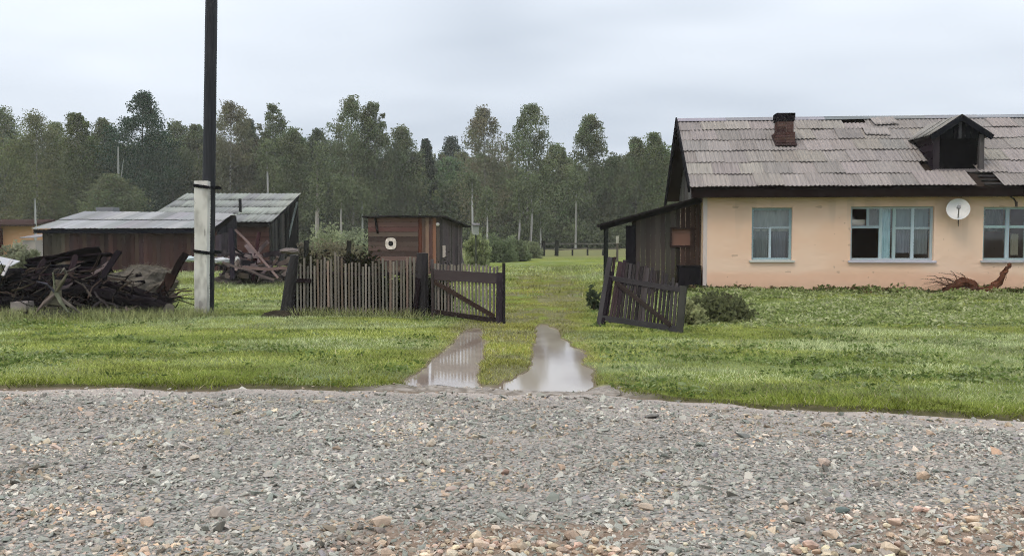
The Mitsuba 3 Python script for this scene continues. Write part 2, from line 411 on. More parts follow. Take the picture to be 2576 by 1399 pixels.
stone(555, 1300, 62, (.40, .35, .29), 'large pale brown rock on open gravel, the biggest stone of the road', k=0)
stone(370, 1322, 46, (.44, .32, .23), 'tan rock on the gravel left of the largest brown rock')
stone(958, 1322, 52, (.40, .32, .24), 'upright light brown rock on the gravel near the road middle', flat=1.3)
stone(1060, 1325, 28, (.42, .36, .29), 'small buff stone just right of the upright light brown rock')
stone(1625, 1280, 50, (.40, .33, .25), 'flat tan stone alone in the middle of the grey gravel', flat=0.6)
stone(2117, 1287, 44, (.10, .135, .125), 'flat dark green stone on the grey gravel', flat=0.6)
stone(1890, 1353, 42, (.52, .45, .35), 'cream coloured rounded stone below the flat dark green stone')
stone(1412, 1180, 30, (.46, .33, .26), 'pinkish stone in the middle distance of the road')
stone(2318, 1205, 46, (.47, .36, .26), 'tan stone on the right of the road, away from the tan rows')
stone(2070, 1172, 44, (.42, .33, .28), 'pinkish tan stone near the far side of the road at right')
stone(1085, 1120, 30, (.42, .36, .28), 'buff stone on the far part of the road left of the puddle mouth')
stone(2085, 1262, 30, (.15, .15, .15), 'small blackish stone above the flat dark green stone')
stone(1640, 1050, 44, (.14, .13, .12), 'dark flat stone near the grass edge at the far side of the road', flat=.5)
stone(1870, 1100, 46, (.15, .15, .145), 'dark slab stone in the far gravel right of the puddle', flat=.5)
stone(960, 1340, 40, (.17, .15, .13), 'dark brown stone in front of the upright light brown rock', flat=.6)
for _ in range(120):
    u = R.normal(1280, 230)
    v = 1399 + 14 - abs(R.normal(0, 22)) - 26 * math.exp(-((u - 1290) / 210) ** 2) * R.random()
    stone(u, v, R.uniform(14, 34) * (1.35 if R.random() < .15 else 1), TAN[R.integers(len(TAN))], 'tan stone in the stony row at the near edge of the road, centre', 'tan stones in the centre row')
for _ in range(76):
    u = R.uniform(1960, 2620); t = (u - 1960) / 616
    v = 1416 - abs(R.normal(0, 24 + 30 * t)) - (60 * t if R.random() < .35 else 0)
    stone(u, v, R.uniform(14, 36) * (1.5 if R.random() < .12 else 1), TAN[R.integers(len(TAN))], 'tan stone in the stony patch at the near right edge of the road', 'tan stones at the near right')
stone(2240, 1392, 70, (.60, .46, .36), 'big pale pinkish stone in the tan patch at near right, wider than the rest')

# ------------------------------------------------------------------ grass
def blades(n, ylo, yhi, hmin, hmax, wid, colour, rng, keepf=None, spread=0.63):
    y = rng.uniform(ylo, yhi, n); x = rng.uniform(-1, 1, n) * (spread * y + 2.2)
    e = edge_y(x)
    z = height(x, y)
    tuft = 0.22 * (meshkit.fbm(np.stack([x * 3.1, y * 2, x * 0], -1), 3, 61) - 0.5)
    ok = (y > e - 0.05 + tuft + rng.normal(0.0, 0.05, n)) & (z > WATER + 0.004)
    ok &= ~((np.abs(x + 0.1) < 1.2 + tuft) & (y < 9.75 + tuft))
    if keepf is not None:
        ok &= keepf(x, y, rng)
    x, y, z = x[ok], y[ok], z[ok]; n = len(x)
    hh = rng.uniform(hmin, hmax, n) * (0.6 + 0.8 * meshkit.noise(np.stack([x * 1.7, y * 1.7, x * 0], -1), 3))
    a = rng.uniform(0, np.pi, n); w = wid * rng.uniform(0.6, 1.4, n) * (0.5 + y / 22)
    dx, dy = np.cos(a) * w / 2, np.sin(a) * w / 2
    lx, ly = rng.normal(0, 0.75, (2, n)) * hh
    v = np.stack([np.stack([x - dx, y - dy, z - 0.01], -1), np.stack([x + dx, y + dy, z - 0.01], -1), np.stack([x + lx, y + ly, z + hh], -1)], 1)
    c = colour(x, y, rng)
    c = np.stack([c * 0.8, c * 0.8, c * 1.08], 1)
    return v.reshape(-1, 3), np.arange(3 * n).reshape(n, 3), np.clip(c.reshape(-1, 3), 0.01, 0.8)


def lawn_colour(x, y, rng):
    q = np.stack([x, y, x * 0], -1)
    t = meshkit.fbm(q * [0.35, 1.0, 1], 4, 21)
    f = meshkit.fbm(q * [0.33, 1.25, 1] + 40, 4, 22)
    s = np.clip((t - 0.36) / 0.22, 0, 1)[:, None]
    g = (1 - s) * [0.205, 0.255, 0.075] + s * [0.345, 0.385, 0.115]
    fr = np.clip((f - 0.44) / 0.14, 0, 1)[:, None]
    g = g * (1 - 0.85 * fr) + np.array([0.43, 0.485, 0.275]) * 0.85 * fr
    near = np.clip(1 - (y - edge_y(x)) / 1.3, 0, 1)[:, None]
    g = g * (1 - near) + np.array([0.175, 0.212, 0.038]) * near
    d = np.abs(x - track_x(y))
    br = (np.clip((1.5 - d) / 0.7, 0, 1) * np.clip((42 - y) / 10, 0, 1))[:, None] * rng.uniform(0.2, 1, len(x))[:, None]
    g = g * (1 - br) + np.array([0.27, 0.245, 0.06]) * br
    dead = (rng.random(len(x)) < 0.06)[:, None]
    g = np.where(dead, [0.42, 0.39, 0.24], g)
    u_ = meshkit.fbm(q * [1.3, 2.2, 1] + 11, 3, 23)
    g = g * (0.72 + 0.56 * np.clip((u_ - 0.36) / 0.26, 0, 1))[:, None]
    return g * rng.uniform(0.72, 1.28, len(x))[:, None]


def not_track(x, y, rng):
    d = np.abs(x - track_x(y))
    q = np.stack([x, y, x * 0], -1)
    bare = np.clip((1.4 - d) / 0.5, 0, 1) * np.clip((45 - y) / 12, 0, 1) * np.clip((y - 15) / 2.5, 0.15, 1)
    return rng.random(len(x)) > bare * (0.40 + 0.5 * (meshkit.fbm(q * 1.3, 2, 31) > 0.48))


rng = np.random.default_rng(21)
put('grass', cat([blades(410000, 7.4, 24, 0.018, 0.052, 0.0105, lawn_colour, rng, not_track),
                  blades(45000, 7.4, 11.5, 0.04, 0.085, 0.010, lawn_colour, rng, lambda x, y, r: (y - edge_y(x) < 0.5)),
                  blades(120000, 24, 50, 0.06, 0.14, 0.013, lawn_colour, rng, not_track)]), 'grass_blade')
labels['grass'] = dict(kind='stuff', label='short green and yellowish grass of the verge and yard', category='grass')


def plants(n, region, hmax, leaf, colours, rng):
    """low broad leaved plants: each a bunch of leaf quads"""
    x, y = region(n, rng); n = len(x)
    k = 6
    X, Y = np.repeat(x, k), np.repeat(y, k)
    hh = np.repeat(hmax * rng.uniform(0.3, 1, n) * (0.4 + 1.4 * meshkit.noise(np.stack([x * 2.3, y * 2.3, x * 0], -1), 5) ** 1.5 * 1.3), k)
    zz = height(X, Y) + hh * rng.uniform(0.15, 1.0, n * k)
    c = np.stack([X + rng.normal(0, 0.07, n * k), Y + rng.normal(0, 0.07, n * k), zz], -1)
    d = rng.normal(size=(n * k, 3)); d[:, 2] = np.abs(d[:, 2]) * 0.5; d /= np.linalg.norm(d, axis=1, keepdims=True)
    s = np.cross(d, rng.normal(size=(n * k, 3))); s /= np.linalg.norm(s, axis=1, keepdims=True)
    L = leaf * rng.uniform(0.6, 1.5, n * k)[:, None]
    v = np.stack([c - d * L, c + s * L * 0.45, c + d * L, c - s * L * 0.45], 1).reshape(-1, 3)
    i = np.arange(n * k)[:, None] * 4
    f = np.vstack([i + [0, 1, 2], i + [0, 2, 3]])
    cc = np.asarray(colours)[rng.integers(0, len(colours), n)] * rng.uniform(0.75, 1.25, n)[:, None]
    return v, f, np.repeat(np.repeat(cc, k, 0) * rng.uniform(0.85, 1.15, n * k)[:, None], 4, 0)


def region_right(n, rng):
    y = rng.uniform(15.6, 23.3, n); x = rng.uniform(3.3, 15.5, n)
    p = meshkit.fbm(np.stack([x * 0.9, y * 1.4, x * 0], -1), 3, 41)
    ok = (rng.random(n) < np.clip((p - 0.32) * 3.4, 0.06, 1) * np.clip((y - 15.4) / 3.2, 0.05, 1)) & (x > 2.9 + 0.12 * (y - 16)) & (y < 23.2 - 0.09 * (x - 5))
    return x[ok], y[ok]


put('weeds', plants(26000, region_right, 0.13, 0.036, [[.30, .365, .135], [.40, .45, .20], [.19, .25, .08], [.50, .53, .31]], np.random.default_rng(31)), 'leaf')
labels['weeds'] = dict(kind='stuff', label='coarse pale green leafy weeds below the peach house wall', category='weeds')


def region_lawn(n, rng):
    y = rng.uniform(8.5, 23, n); x = rng.uniform(-1, 1, n) * (.62 * y + 1)
    p = meshkit.fbm(np.stack([x * 0.8, y * 1.5, x * 0], -1), 3, 47)
    ok = (rng.random(n) < np.clip((p - .50) * 6, 0.03, 1)) & (y > edge_y(x) + .15) & (height(x, y) > WATER + .02) & (np.abs(x - track_x(y)) > 1.2)
    return x[ok], y[ok]


put('clover', plants(16000, region_lawn, 0.07, 0.028, [[.13, .19, .05], [.22, .29, .10], [.30, .36, .18], [.10, .14, .04]], np.random.default_rng(33)), 'leaf')
labels['clover'] = dict(kind='stuff', label='low broad leaved weeds in clumps through the grass verge', category='weeds')


def region_wall(n, rng):
    s = rng.uniform(-0.5, 12, n)
    b = -np.abs(rng.normal(0, 0.28, n)) - 0.04
    p = HM(s, b, 0 * s)
    return p[:, 0], p[:, 1]


# ------------------------------------------------------------------ the house (local: s along the front, b backwards)
HR = math.radians(5.2)
HA, HB = np.array([math.cos(HR), -math.sin(HR), 0]), np.array([math.sin(HR), math.cos(HR), 0])
HO = P(1768, 737, 23.7); HO[2] = 0.0


def HM(s, b, z):
    s, b, z = np.broadcast_arrays(np.asarray(s, float), np.asarray(b, float), np.asarray(z, float))
    return HO + s[..., None] * HA + b[..., None] * HB + z[..., None] * np.array([0, 0, 1.0])


def HUV(u, v, b=0.0):
    """(s, z) where the view through a point of the photograph meets the plane b of the house"""
    d = ray(u, v); o = np.array([0, 0, CAMZ])
    t = ((HO + b * HB - o) @ HB) / (d @ HB)
    p = o + d * t
    return (p - HO) @ HA, p[2]


def hbox(s0, s1, b0, b1, z0, z1):
    return box(HM(s0, b0, z0), HA * (s1 - s0), HB * (b1 - b0), [0, 0, z1 - z0])


HL, HD, HZ = 16.5, 6.6, 2.80
h = thing('house', 'single storey peach rendered house with grey corrugated roof at right', 'house')
W1 = (HUV(1892, 523), HUV(1992, 655)); W2 = (HUV(2141, 520), HUV(2348, 656)); W3 = (HUV(2475, 521), HUV(2690, 656))
wins = [(a[0], b[0], b[1], a[1]) for a, b in (W1, W2, W3)] + [(12.0, 14.2, W1[1][1], W1[0][1])]
front = sg.box(0, -0.3, HL, HZ)
for s0, s1, z0, z1 in wins:
    front = front.difference(sg.box(s0, z0, s1, z1))
ex = trimesh.creation.extrude_polygon(front, 0.38, engine='earcut')
v = np.array(ex.vertices)
fr = (HM(v[:, 0], v[:, 2], v[:, 1]), np.array(ex.faces)[:, ::-1])
put(sub(h, 'wall'), fr, 'plaster')
put(sub(h, 'wall'), cat([hbox(0, 0.38, 0.382, HD, -0.3, HZ), hbox(HL - .38, HL, 0.382, HD, -0.3, HZ), hbox(0.382, HL - .382, HD - .38, HD, -0.3, HZ)]), 'plaster')
piece(h, 'floor', hbox(0.382, HL - .382, 0.382, HD - .382, -.2, 0.1), (.06, .045, .035))
piece(h, 'ceiling', hbox(0.0, HL, 0.0, HD, HZ + .003, HZ + .1), (.07, .055, .045))
piece(h, 'inner_wall', cat([hbox(s, s + .1, 0.384, HD - .384, 0.103, HZ - .003) for s in (2.6, 6.6, 10.6)]), (.10, .09, .08), fine=0.02)
piece(h, 'corner_trim', hbox(-0.004, 0.10, -0.006, 0.05, 0.0, HZ - .02), (.66, .60, .55), fine=.06)
put(sub(h, 'soil_bank'), None) if False else None

# windows: bars are (s0, s1, z0, z1) in fractions of the opening
BLUE = (.40, .50, .54)


def window(o, bars, panes, curtain=(), sill=True, col=BLUE):
    s0, s1, z0, z1 = o
    w = sub(h, 'window')
    S = lambda t: s0 + (s1 - s0) * t
    Z = lambda t: z0 + (z1 - z0) * t
    fw = 0.06
    parts = [hbox(s0, s0 + fw, .10, .17, z0, z1), hbox(s1 - fw, s1, .10, .17, z0, z1), hbox(s0 + fw, s1 - fw, .10, .17, z1 - fw, z1), hbox(s0 + fw, s1 - fw, .10, .17, z0, z0 + fw)]
    piece(w, 'frame', cat(parts), col, fine=0.07)
    for (a, b, c, d, t) in bars:
        if d - c > b - a:
            t *= 1.25
            q = hbox(S(a) - t / 2, S(a) + t / 2, .105, .165, Z(c) + (fw if c == 0 else 0), Z(d) - (fw if d == 1 else 0))
        else:
            q = hbox(S(a) + (fw if a == 0 else 0), S(b) - (fw if b == 1 else 0), .107, .163, Z(c) - t / 2, Z(c) + t / 2)
        piece(w, 'glazing_bar', q, col, fine=0.07)
    for (a, b, c, d) in panes:
        put(sub(w, 'pane'), (HM([S(a), S(b), S(b), S(a)], .135, [Z(c), Z(c), Z(d), Z(d)]), np.array([[0, 1, 2], [0, 2, 3]])), 'glass')
    for (a, b, c, d, cc) in curtain:
        n = 26
        t = np.linspace(S(a), S(b), n); bb = 0.30 + 0.012 * np.sin(np.arange(n) * 1.15) + R.normal(0, .004, n)
        rows = [HM(t, bb * (1 if k else 1), Z(zz)) for k, zz in enumerate(np.linspace(c, d, 5))]
        i = np.arange(5 * n).reshape(5, n)
        f = np.vstack([np.stack([i[:-1, :-1], i[:-1, 1:], i[1:, 1:]], -1).reshape(-1, 3), np.stack([i[:-1, :-1], i[1:, 1:], i[1:, :-1]], -1).reshape(-1, 3)])
        piece(w, 'curtain', (np.vstack(rows), f), cc, fine=.06)
    if sill:
        piece(w, 'sill', box(HM(s0 - .06, -.07, z0 - .055), HA * (s1 - s0 + .12), HB * .16 + [0, 0, .012], [0, 0, .05]), (.50, .53, .54), fine=.06)
    return w


window(wins[0], [(.47, .47, 0, .62, .045), (.47, 1, .62, .62, .05), (0, .47, .62, .62, .02)],
       [(0, 1, .62, 1), (0, .47, 0, .62), (.47, 1, 0, .62)],
       [(.03, .97, .55, 1, (.23, .30, .30)), (.03, .45, .0, .58, (.17, .215, .24)), (.52, .97, .0, .55, (.13, .16, .19))])
window(wins[1], [(.375, .375, 0, 1, .06), (.22, .22, .62, 1, .05), (0, .375, .62, .62, .07), (.54, .54, 0, 1, .06), (.76, .76, 0, 1, .06), (.54, 1, .60, .60, .055)],
       [(.22, .375, .62, 1), (.375, .54, 0, 1), (.54, .76, 0, .6), (.54, .76, .6, 1), (.76, 1, 0, .6), (.76, 1, .6, 1)],
       [(.41, .52, 0.0, 1, (.40, .58, .62)), (.57, .98, .56, 1, (.18, .27, .29)), (.58, .76, .14, .62, (.22, .25, .30)), (.78, .97, .12, .62, (.17, .21, .22)), (.24, .375, .6, 1, (.17, .22, .22))])
b2 = wins[1]
# the broken pane: a shard left in the lower corner of the top left light
sh = [(0, .63), (0, .84), (.055, .80), (.10, .74), (.15, .71), (.20, .63)]
put(sub(h, 'window_001__broken_pane'), (HM([b2[0] + (b2[1] - b2[0]) * a for a, _ in sh], .135, [b2[2] + (b2[3] - b2[2]) * c for _, c in sh]), np.array([[0, 2, 1], [0, 3, 2], [0, 4, 3], [0, 5, 4]])), 'glass')
labels[h + '__window_001__broken_pane'] = dict(label='jagged shard of glass left in the broken light')
piece(h + '__window_001', 'backing_board', hbox(b2[0] + .06, b2[0] + (b2[1] - b2[0]) * .2, .20, .215, b2[2] + (b2[3] - b2[2]) * .66, b2[2] + (b2[3] - b2[2]) * .76), (.42, .38, .34))
bars3 = [(.30, .30, 0, 1, .075), (0, .52, .63, .63, .07), (.52, .52, 0, 1, .06), (.76, .76, 0, 1, .06), (.52, 1, .63, .63, .055)]
for wn in wins[2:]:
    window(wn, bars3, [(0, .30, 0, .63), (0, .30, .63, 1), (.30, .52, 0, .63), (.30, .52, .63, 1), (.52, .76, 0, 1), (.76, 1, 0, 1)],
           [(.53, .72, 0, 1, (.34, .50, .53)), (.38, .47, .1, .5, (.26, .27, .20)), (.76, .98, .1, 1, (.26, .34, .35)), (.02, .28, .55, 1, (.06, .08, .09))])

# roof: eaves, six rows of corrugated sheets on the front slope
OV = 0.45
EZ, RZ, RB = 2.93, 5.13, HD / 2
SL = np.array([0, RB + OV, RZ - EZ]); SLEN = float(np.hypot(SL[1], SL[2])); SD = SL / SLEN      # (s, b, z) up the slope
SN = np.array([0, -SD[2], SD[1]])


def slope(s, t, lift=0.0):
    """point of the front slope: t metres up from the eave edge"""
    s, t, lift = np.broadcast_arrays(np.asarray(s, float), np.asarray(t, float), np.asarray(lift, float))
    return HM(s, -OV + t * SD[1] + lift * SN[1], EZ + t * SD[2] + lift * SN[2])


def slope_uv(u, v):
    d = ray(u, v); o = np.array([0, 0, CAMZ])
    n = HB * SN[1] + np.array([0, 0, SN[2]]); p0 = HM(0, -OV, EZ)
    p = o + d * (((p0 - o) @ n) / (d @ n))
    return (p - HO) @ HA, float(((p - p0) @ HB) * SD[1] + (p[2] - EZ) * SD[2])


roof = sub(h, 'roof')
S0 = -0.42
piece(roof, 'deck', cat([box(slope(S0 + .05, 0.05, -.14), HA * (HL + .5), (slope(0, SLEN - .05) - slope(0, 0.05)), (slope(0, 0, .10) - slope(0, 0))),
                         box(HM(S0 + .02, HD + OV, EZ), HA * (HL + .8), HM(0, RB, RZ) - HM(0, HD + OV, EZ), [0, 0, -.06])]), (.030, .022, .020))
piece(roof, 'soffit', hbox(S0 + .1, HL + .3, -OV + .05, -.012, EZ - .25, EZ - .22), (.016, .010, .009))
piece(roof, 'fascia', hbox(S0 + .05, HL + .3, -OV + .01, -OV + .048, EZ - .27, EZ - .05), (.014, .009, .008))
for sgn in (0, 1):   # barge boards of the left gable
    a = HM(S0 - .01, -OV if sgn == 0 else HD + OV + .35, EZ - (.04 if sgn == 0 else .25)); b_ = HM(S0 - .01, RB, RZ - .02)
    piece(roof, 'barge_board', beam(a, b_, .045, .36 if sgn else .2, side=(0, 0, 1)), (.013, .013, .015))
g = sub(h, 'gable')
for k in range(22):
    b0 = 0.02 + k * (HD - .04) / 22; b1 = b0 + (HD - .04) / 22 - .012
    zt = EZ - .1 + (RZ - EZ) * (1 - abs((b0 + b1) / 2 - RB) / (RB + OV)) - .1
    piece(g, 'plank', hbox(-.02 - .008 * R.random(), .01, b0, b1, HZ + .102 if False else HZ - .12, zt), (.085, .08, .078), jit=.2)

SLATE = [(.275, .250, .241), (.290, .262, .255), (.252, .234, .225), (.295, .273, .252)]


def corrugated(org, es, et, en, w, length, pitch=0.115, amp=0.013, th=0.007, col=(.3, .29, .28), rows=4):
    """one corrugated sheet: w along es, length along et, closed, with its own thickness"""
    n = max(2, int(round(w / pitch * 6))) + 1
    s = np.linspace(0, w, n); wave = amp * np.cos(2 * np.pi * s / pitch)
    t = np.array([0, .05, .3, .65, 1.0])[:rows] * length if rows == 5 else np.linspace(0, length, rows)
    top = org + s[None, :, None] * es + t[:, None, None] * et + wave[None, :, None] * en
    v = np.vstack([top.reshape(-1, 3), (top - th * en).reshape(-1, 3)])
    i = np.arange(rows * n).reshape(rows, n); o = rows * n
    q = lambda A, B, C, D: np.vstack([np.stack([A, B, C], -1).reshape(-1, 3), np.stack([A, C, D], -1).reshape(-1, 3)])
    f = np.vstack([q(i[:-1, :-1], i[:-1, 1:], i[1:, 1:], i[1:, :-1]), q(i[:-1, :-1] + o, i[1:, :-1] + o, i[1:, 1:] + o, i[:-1, 1:] + o),
                   q(i[0, :-1] + o, i[0, 1:] + o, i[0, 1:], i[0, :-1]), q(i[:-1, 0], i[1:, 0], i[1:, 0] + o, i[:-1, 0] + o), q(i[1:, -1], i[:-1, -1], i[:-1, -1] + o, i[1:, -1] + o)])
    c = np.array(col) * (1 + R.normal(0, .045)) * (1 + R.normal(0, .008, 3))
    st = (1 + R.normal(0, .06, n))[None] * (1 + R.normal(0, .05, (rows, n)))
    st[0] *= np.clip(0.52 + R.normal(0, .22, n), .15, 1); st = np.where(R.random((rows, n)) < .05, st * .7, st)  # lower edge darkened: painted shading of the row joints, with grime at the lap
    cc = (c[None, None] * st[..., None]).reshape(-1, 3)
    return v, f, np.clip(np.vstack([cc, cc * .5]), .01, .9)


NR, SW = 6, 0.68
RH = SLEN / NR
es, et = HA, (slope(0, 1) - slope(0, 0)); en = slope(0, 0, 1) - slope(0, 0)
DU = slope_uv(2346, 432), slope_uv(2475, 430)
ds0, ds1, dt = DU[0][0], DU[1][0], (DU[0][1] + DU[1][1]) / 2
dc, hw = (ds0 + ds1) / 2, (ds1 - ds0) / 2 - .03
sheets = 0
for r in range(NR):
    for c in range(int((HL + 0.8) / SW) + 1):
        s = S0 + c * SW - (0.0 if r % 2 else 0.34)
        w = SW + .05
        if s < S0: w -= S0 - s; s = S0
        t0 = r * RH - .06 + R.normal(0, .014)
        L = RH + .14
        if r == NR - 1: L = RH + .05
        mid = s + w / 2
        if abs(mid - dc) < hw - .05 and t0 > dt - RH * .55 and t0 + RH < dt + (1.40 - .85 * abs(mid - dc)) / SD[2]: continue         # the dormer stands here
        if r == 0 and s < ds1 + .12 < s + w - .05: continue                         # lost sheets below the dormer
        if mid > 13.5 and False: continue
        hole = r == NR - 1 and abs(mid - slope_uv(2168, 303)[0]) < .3
        if hole: L = RH * .62
        a = R.normal(0, .008) + (.05 if R.random() < .05 else 0)
        e1 = es * math.cos(a) + et * math.sin(a); e2 = et * math.cos(a) - es * math.sin(a)
        tl = e2 * L + en * (-.022); L2 = np.linalg.norm(tl); tl = tl / L2
        o = slope(s, t0, .048 + .010 * (c % 2) + abs(R.normal(0, .009)))
        k = sub(roof, 'sheet')
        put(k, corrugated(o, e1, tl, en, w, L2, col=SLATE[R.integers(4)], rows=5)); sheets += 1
for k in range(2):      # sheets that have slipped
    u, v_ = ((2175, 345), (2200, 322))[k]
    s, t = slope_uv(u, v_); a = (-.10, .08)[k]
    e1 = es * math.cos(a) + et * math.sin(a); e2 = et * math.cos(a) - es * math.sin(a)
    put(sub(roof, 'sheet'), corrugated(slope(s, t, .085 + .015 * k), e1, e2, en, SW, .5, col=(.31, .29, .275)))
ns = 12
for k in range(ns):     # ridge capping, in lengths
    s0 = S0 + k * (HL + .8) / ns
    piece(roof, 'ridge_cap', cat([box(HM(s0, RB - .16, RZ - .02 + .004 * (k % 2)), HA * ((HL + .8) / ns + .03), HB * .16 + [0, 0, .105], [0, 0, .012]), box(HM(s0, RB, RZ + .085 + .004 * (k % 2)), HA * ((HL + .8) / ns + .03), HB * .18 + [0, 0, -.11], [0, 0, .012])]), (.25, .26, .28))

# chimney, course by course
ch = sub(h, 'chimney')
cs, ct = slope_uv(1978, 372)
cb = -OV + ct * SD[1]; cz = EZ + ct * SD[2]
cs -= 0.02; W = .50
ztop = P(1978, 284, (HM(cs, cb, 0))[1])[2]
nc = int((ztop - cz + .35) / .076)
for c in range(nc):
    z = cz - .32 + c * .076 + (ztop - (cz - .32 + nc * .076))
    f = (z - cz) / (ztop - cz)
    w = .52 if f < .42 else (.45 if f < .70 else (.50 if f < .78 else .52))
    colr = (.085, .052, .048) if f < .70 else (.014, .013, .016)
    bl, bw = w / 2, .12
    cx, cy = cs, cb + W / 2
    runs = [(cx - w / 2, cy - w / 2, 1), (cx - w / 2, cy + w / 2 - bw, 1)]
    for (sx, by, _) in runs:
        for q in range(2):
            piece(ch, 'brick', hbox(sx + q * bl + .004 + R.normal(0, .002), sx + (q + 1) * bl - .004, by + R.normal(0, .004), by + bw, z, z + .067), colr, jit=.22)
    for sx in (cx - w / 2, cx + w / 2 - bw):
        piece(ch, 'brick', hbox(sx, sx + bw, cy - w / 2 + bw + .004, cy + w / 2 - bw - .004, z + .001, z + .068), colr, jit=.22)
piece(ch, 'mortar', cat([hbox(cs - .22, cs + .22, cb + W / 2 - .22, cb + W / 2 - .125, cz - .35, ztop - .03), hbox(cs - .22, cs + .22, cb + W / 2 + .125, cb + W / 2 + .22, cz - .35, ztop - .03), hbox(cs - .22, cs - .125, cb + W / 2 - .122, cb + W / 2 + .122, cz - .35, ztop - .032), hbox(cs + .125, cs + .22, cb + W / 2 - .122, cb + W / 2 + .122, cz - .35, ztop - .032)]), (.10, .085, .075))
piece(ch, 'flashing', box(slope(cs - .30, ct - .06, .085), HA * .60, (slope(0, .7) - slope(0, 0)), en * .02), (.05, .035, .034))

# dormer
dm = sub(h, 'dormer')
db = -OV + dt * SD[1] - .02; dz = EZ + dt * SD[2]
dc, hw = (ds0 + ds1) / 2, (ds1 - ds0) / 2 - .03
DH = 0.86; AP = 0; AP = P(2412, 294, (HM(dc, db, 0))[1])[2]; DE = AP - .53
tan = SD[2] / SD[1]
back = lambda z: db + (z - dz) / tan
DW = (.045, .042, .05)
for sx in (-1, 1):
    piece(dm, 'post', hbox(dc + sx * hw - .06 + (.06 if sx < 0 else -.06), dc + sx * hw + .06 + (.06 if sx < 0 else -.06), db - .04, db + .08, dz - .1, DE + .06), (.04, .037, .042) if sx < 0 else (.075, .07, .075), label='weathered grey post')
    for q in range(5):      # cheek boards
        z0 = dz - .05 + q * .2; z1 = min(z0 + .185, DE + .05)
        b1 = back(z0)
        sx0 = dc + sx * hw
        vv = np.array([HM(sx0, db + .09, z0), HM(sx0, max(b1, db + .12) + .1, z0), HM(sx0, back(z1) + .1, z1), HM(sx0, db + .09, z1)])
        vv = np.vstack([vv, vv + HA * .025 * -sx])
        ff = np.array([[0, 1, 2], [0, 2, 3], [4, 6, 5], [4, 7, 6], [0, 4, 5], [0, 5, 1], [1, 5, 6], [1, 6, 2], [2, 6, 7], [2, 7, 3], [3, 7, 4], [3, 4, 0]])
        piece(dm, 'plank', (vv, ff), (.028, .020, .025), jit=.3)
ro = hw + .11
for sx in (-1, 1):          # two slopes of the little roof, running back into the big one
    ez = AP - .49
    e0 = HM(dc + sx * ro, db - .16, ez); e1 = HM(dc + sx * ro, back(ez) + .15, ez)
    r0 = HM(dc, db - .16, AP); r1 = HM(dc, back(AP) + .15, AP)
    L = np.linalg.norm(e1 - e0)
    vv = np.array([e0, e1, r1, r0]); vv = np.vstack([vv, vv - [0, 0, .05]])
    ff = np.array([[0, 1, 2], [0, 2, 3], [4, 6, 5], [4, 7, 6], [0, 4, 5], [0, 5, 1], [1, 5, 6], [1, 6, 2], [2, 6, 7], [2, 7, 3], [3, 7, 4], [3, 4, 0]])
    piece(dm, 'roof_slope', (vv, ff), (.03, .026, .026))
    up = (r0 - e0) / np.linalg.norm(r0 - e0); nn = np.cross(HB, up) * (1 if sx < 0 else -1); nn = nn if nn[2] > 0 else -nn
    Lr = np.linalg.norm(r0 - e0)
    for q in range(3):
        t0, t1 = q / 3, (q + 1) / 3
        o = e0 + HB * (L * t0) + nn * (.03 + .01 * q)
        wd = L * (t1 - t0) + .03
        m = corrugated(o, HB, up, nn, wd + (0.45 if q == 2 else 0), Lr + .02, col=(.27, .26, .245), rows=4)
        put(sub(dm, 'sheet'), m)
    piece(dm, 'barge_board', beam(e0 + up * -.05 - [0, 0, .05], r0 - [0, 0, .05], .03, .14, side=(0, 0, 1)), (.012, .014, .018))
gb = [(dc - hw - .05, DE + .04), (dc + hw + .05, DE + .04), (dc, AP - .07)]
for q in range(8):
    a = dc - hw + q * hw / 4; m_ = a + hw / 8
    zt = AP - .07 - (AP - .07 - DE - .04) * abs(m_ - dc) / (hw + .05)
    piece(dm, 'plank', hbox(a + .005, a + hw / 4 - .005, db, db + .03, DE - .04, max(zt - .02, DE + .02)), (.009, .010, .013), jit=.2)
piece(dm, 'king_post', hbox(dc - .035, dc + .035, db - .06, db - .03, DE - .05, AP - .15), (.045, .045, .055))
piece(dm, 'sill', hbox(dc - hw, dc + hw, db - .05, db + .1, dz - .03, dz + .05), (.14, .13, .13))
piece(dm, 'back_panel', hbox(dc - hw + .02, dc + hw - .02, db + .22, db + .25, dz - .3, DE + .1), (.006, .006, .007))  # black board added behind the dormer opening so that it reads dark
# battens laid bare beside the dormer
for q in range(4):
    piece(roof, 'batten', box(slope(ds1 - .25, .08 + q * .22, -.02), HA * .9, (slope(0, .06) - slope(0, 0)), en * .04), (.05, .045, .045))
put(sub(h, 'wall_plant'), plants(1500, region_wall, 0.28, 0.05, [[.10, .13, .04], [.15, .18, .06], [.17, .13, .07]], np.random.default_rng(77)), 'leaf') if False else None
k = 'wall_weeds'
put(k, plants(1500, region_wall, 0.16, 0.05, [[.09, .12, .04], [.13, .17, .05], [.15, .11, .06]], np.random.default_rng(77)), 'leaf')
labels[k] = dict(kind='stuff', label='dark weeds and dead stalks along the foot of the house wall', category='weeds')

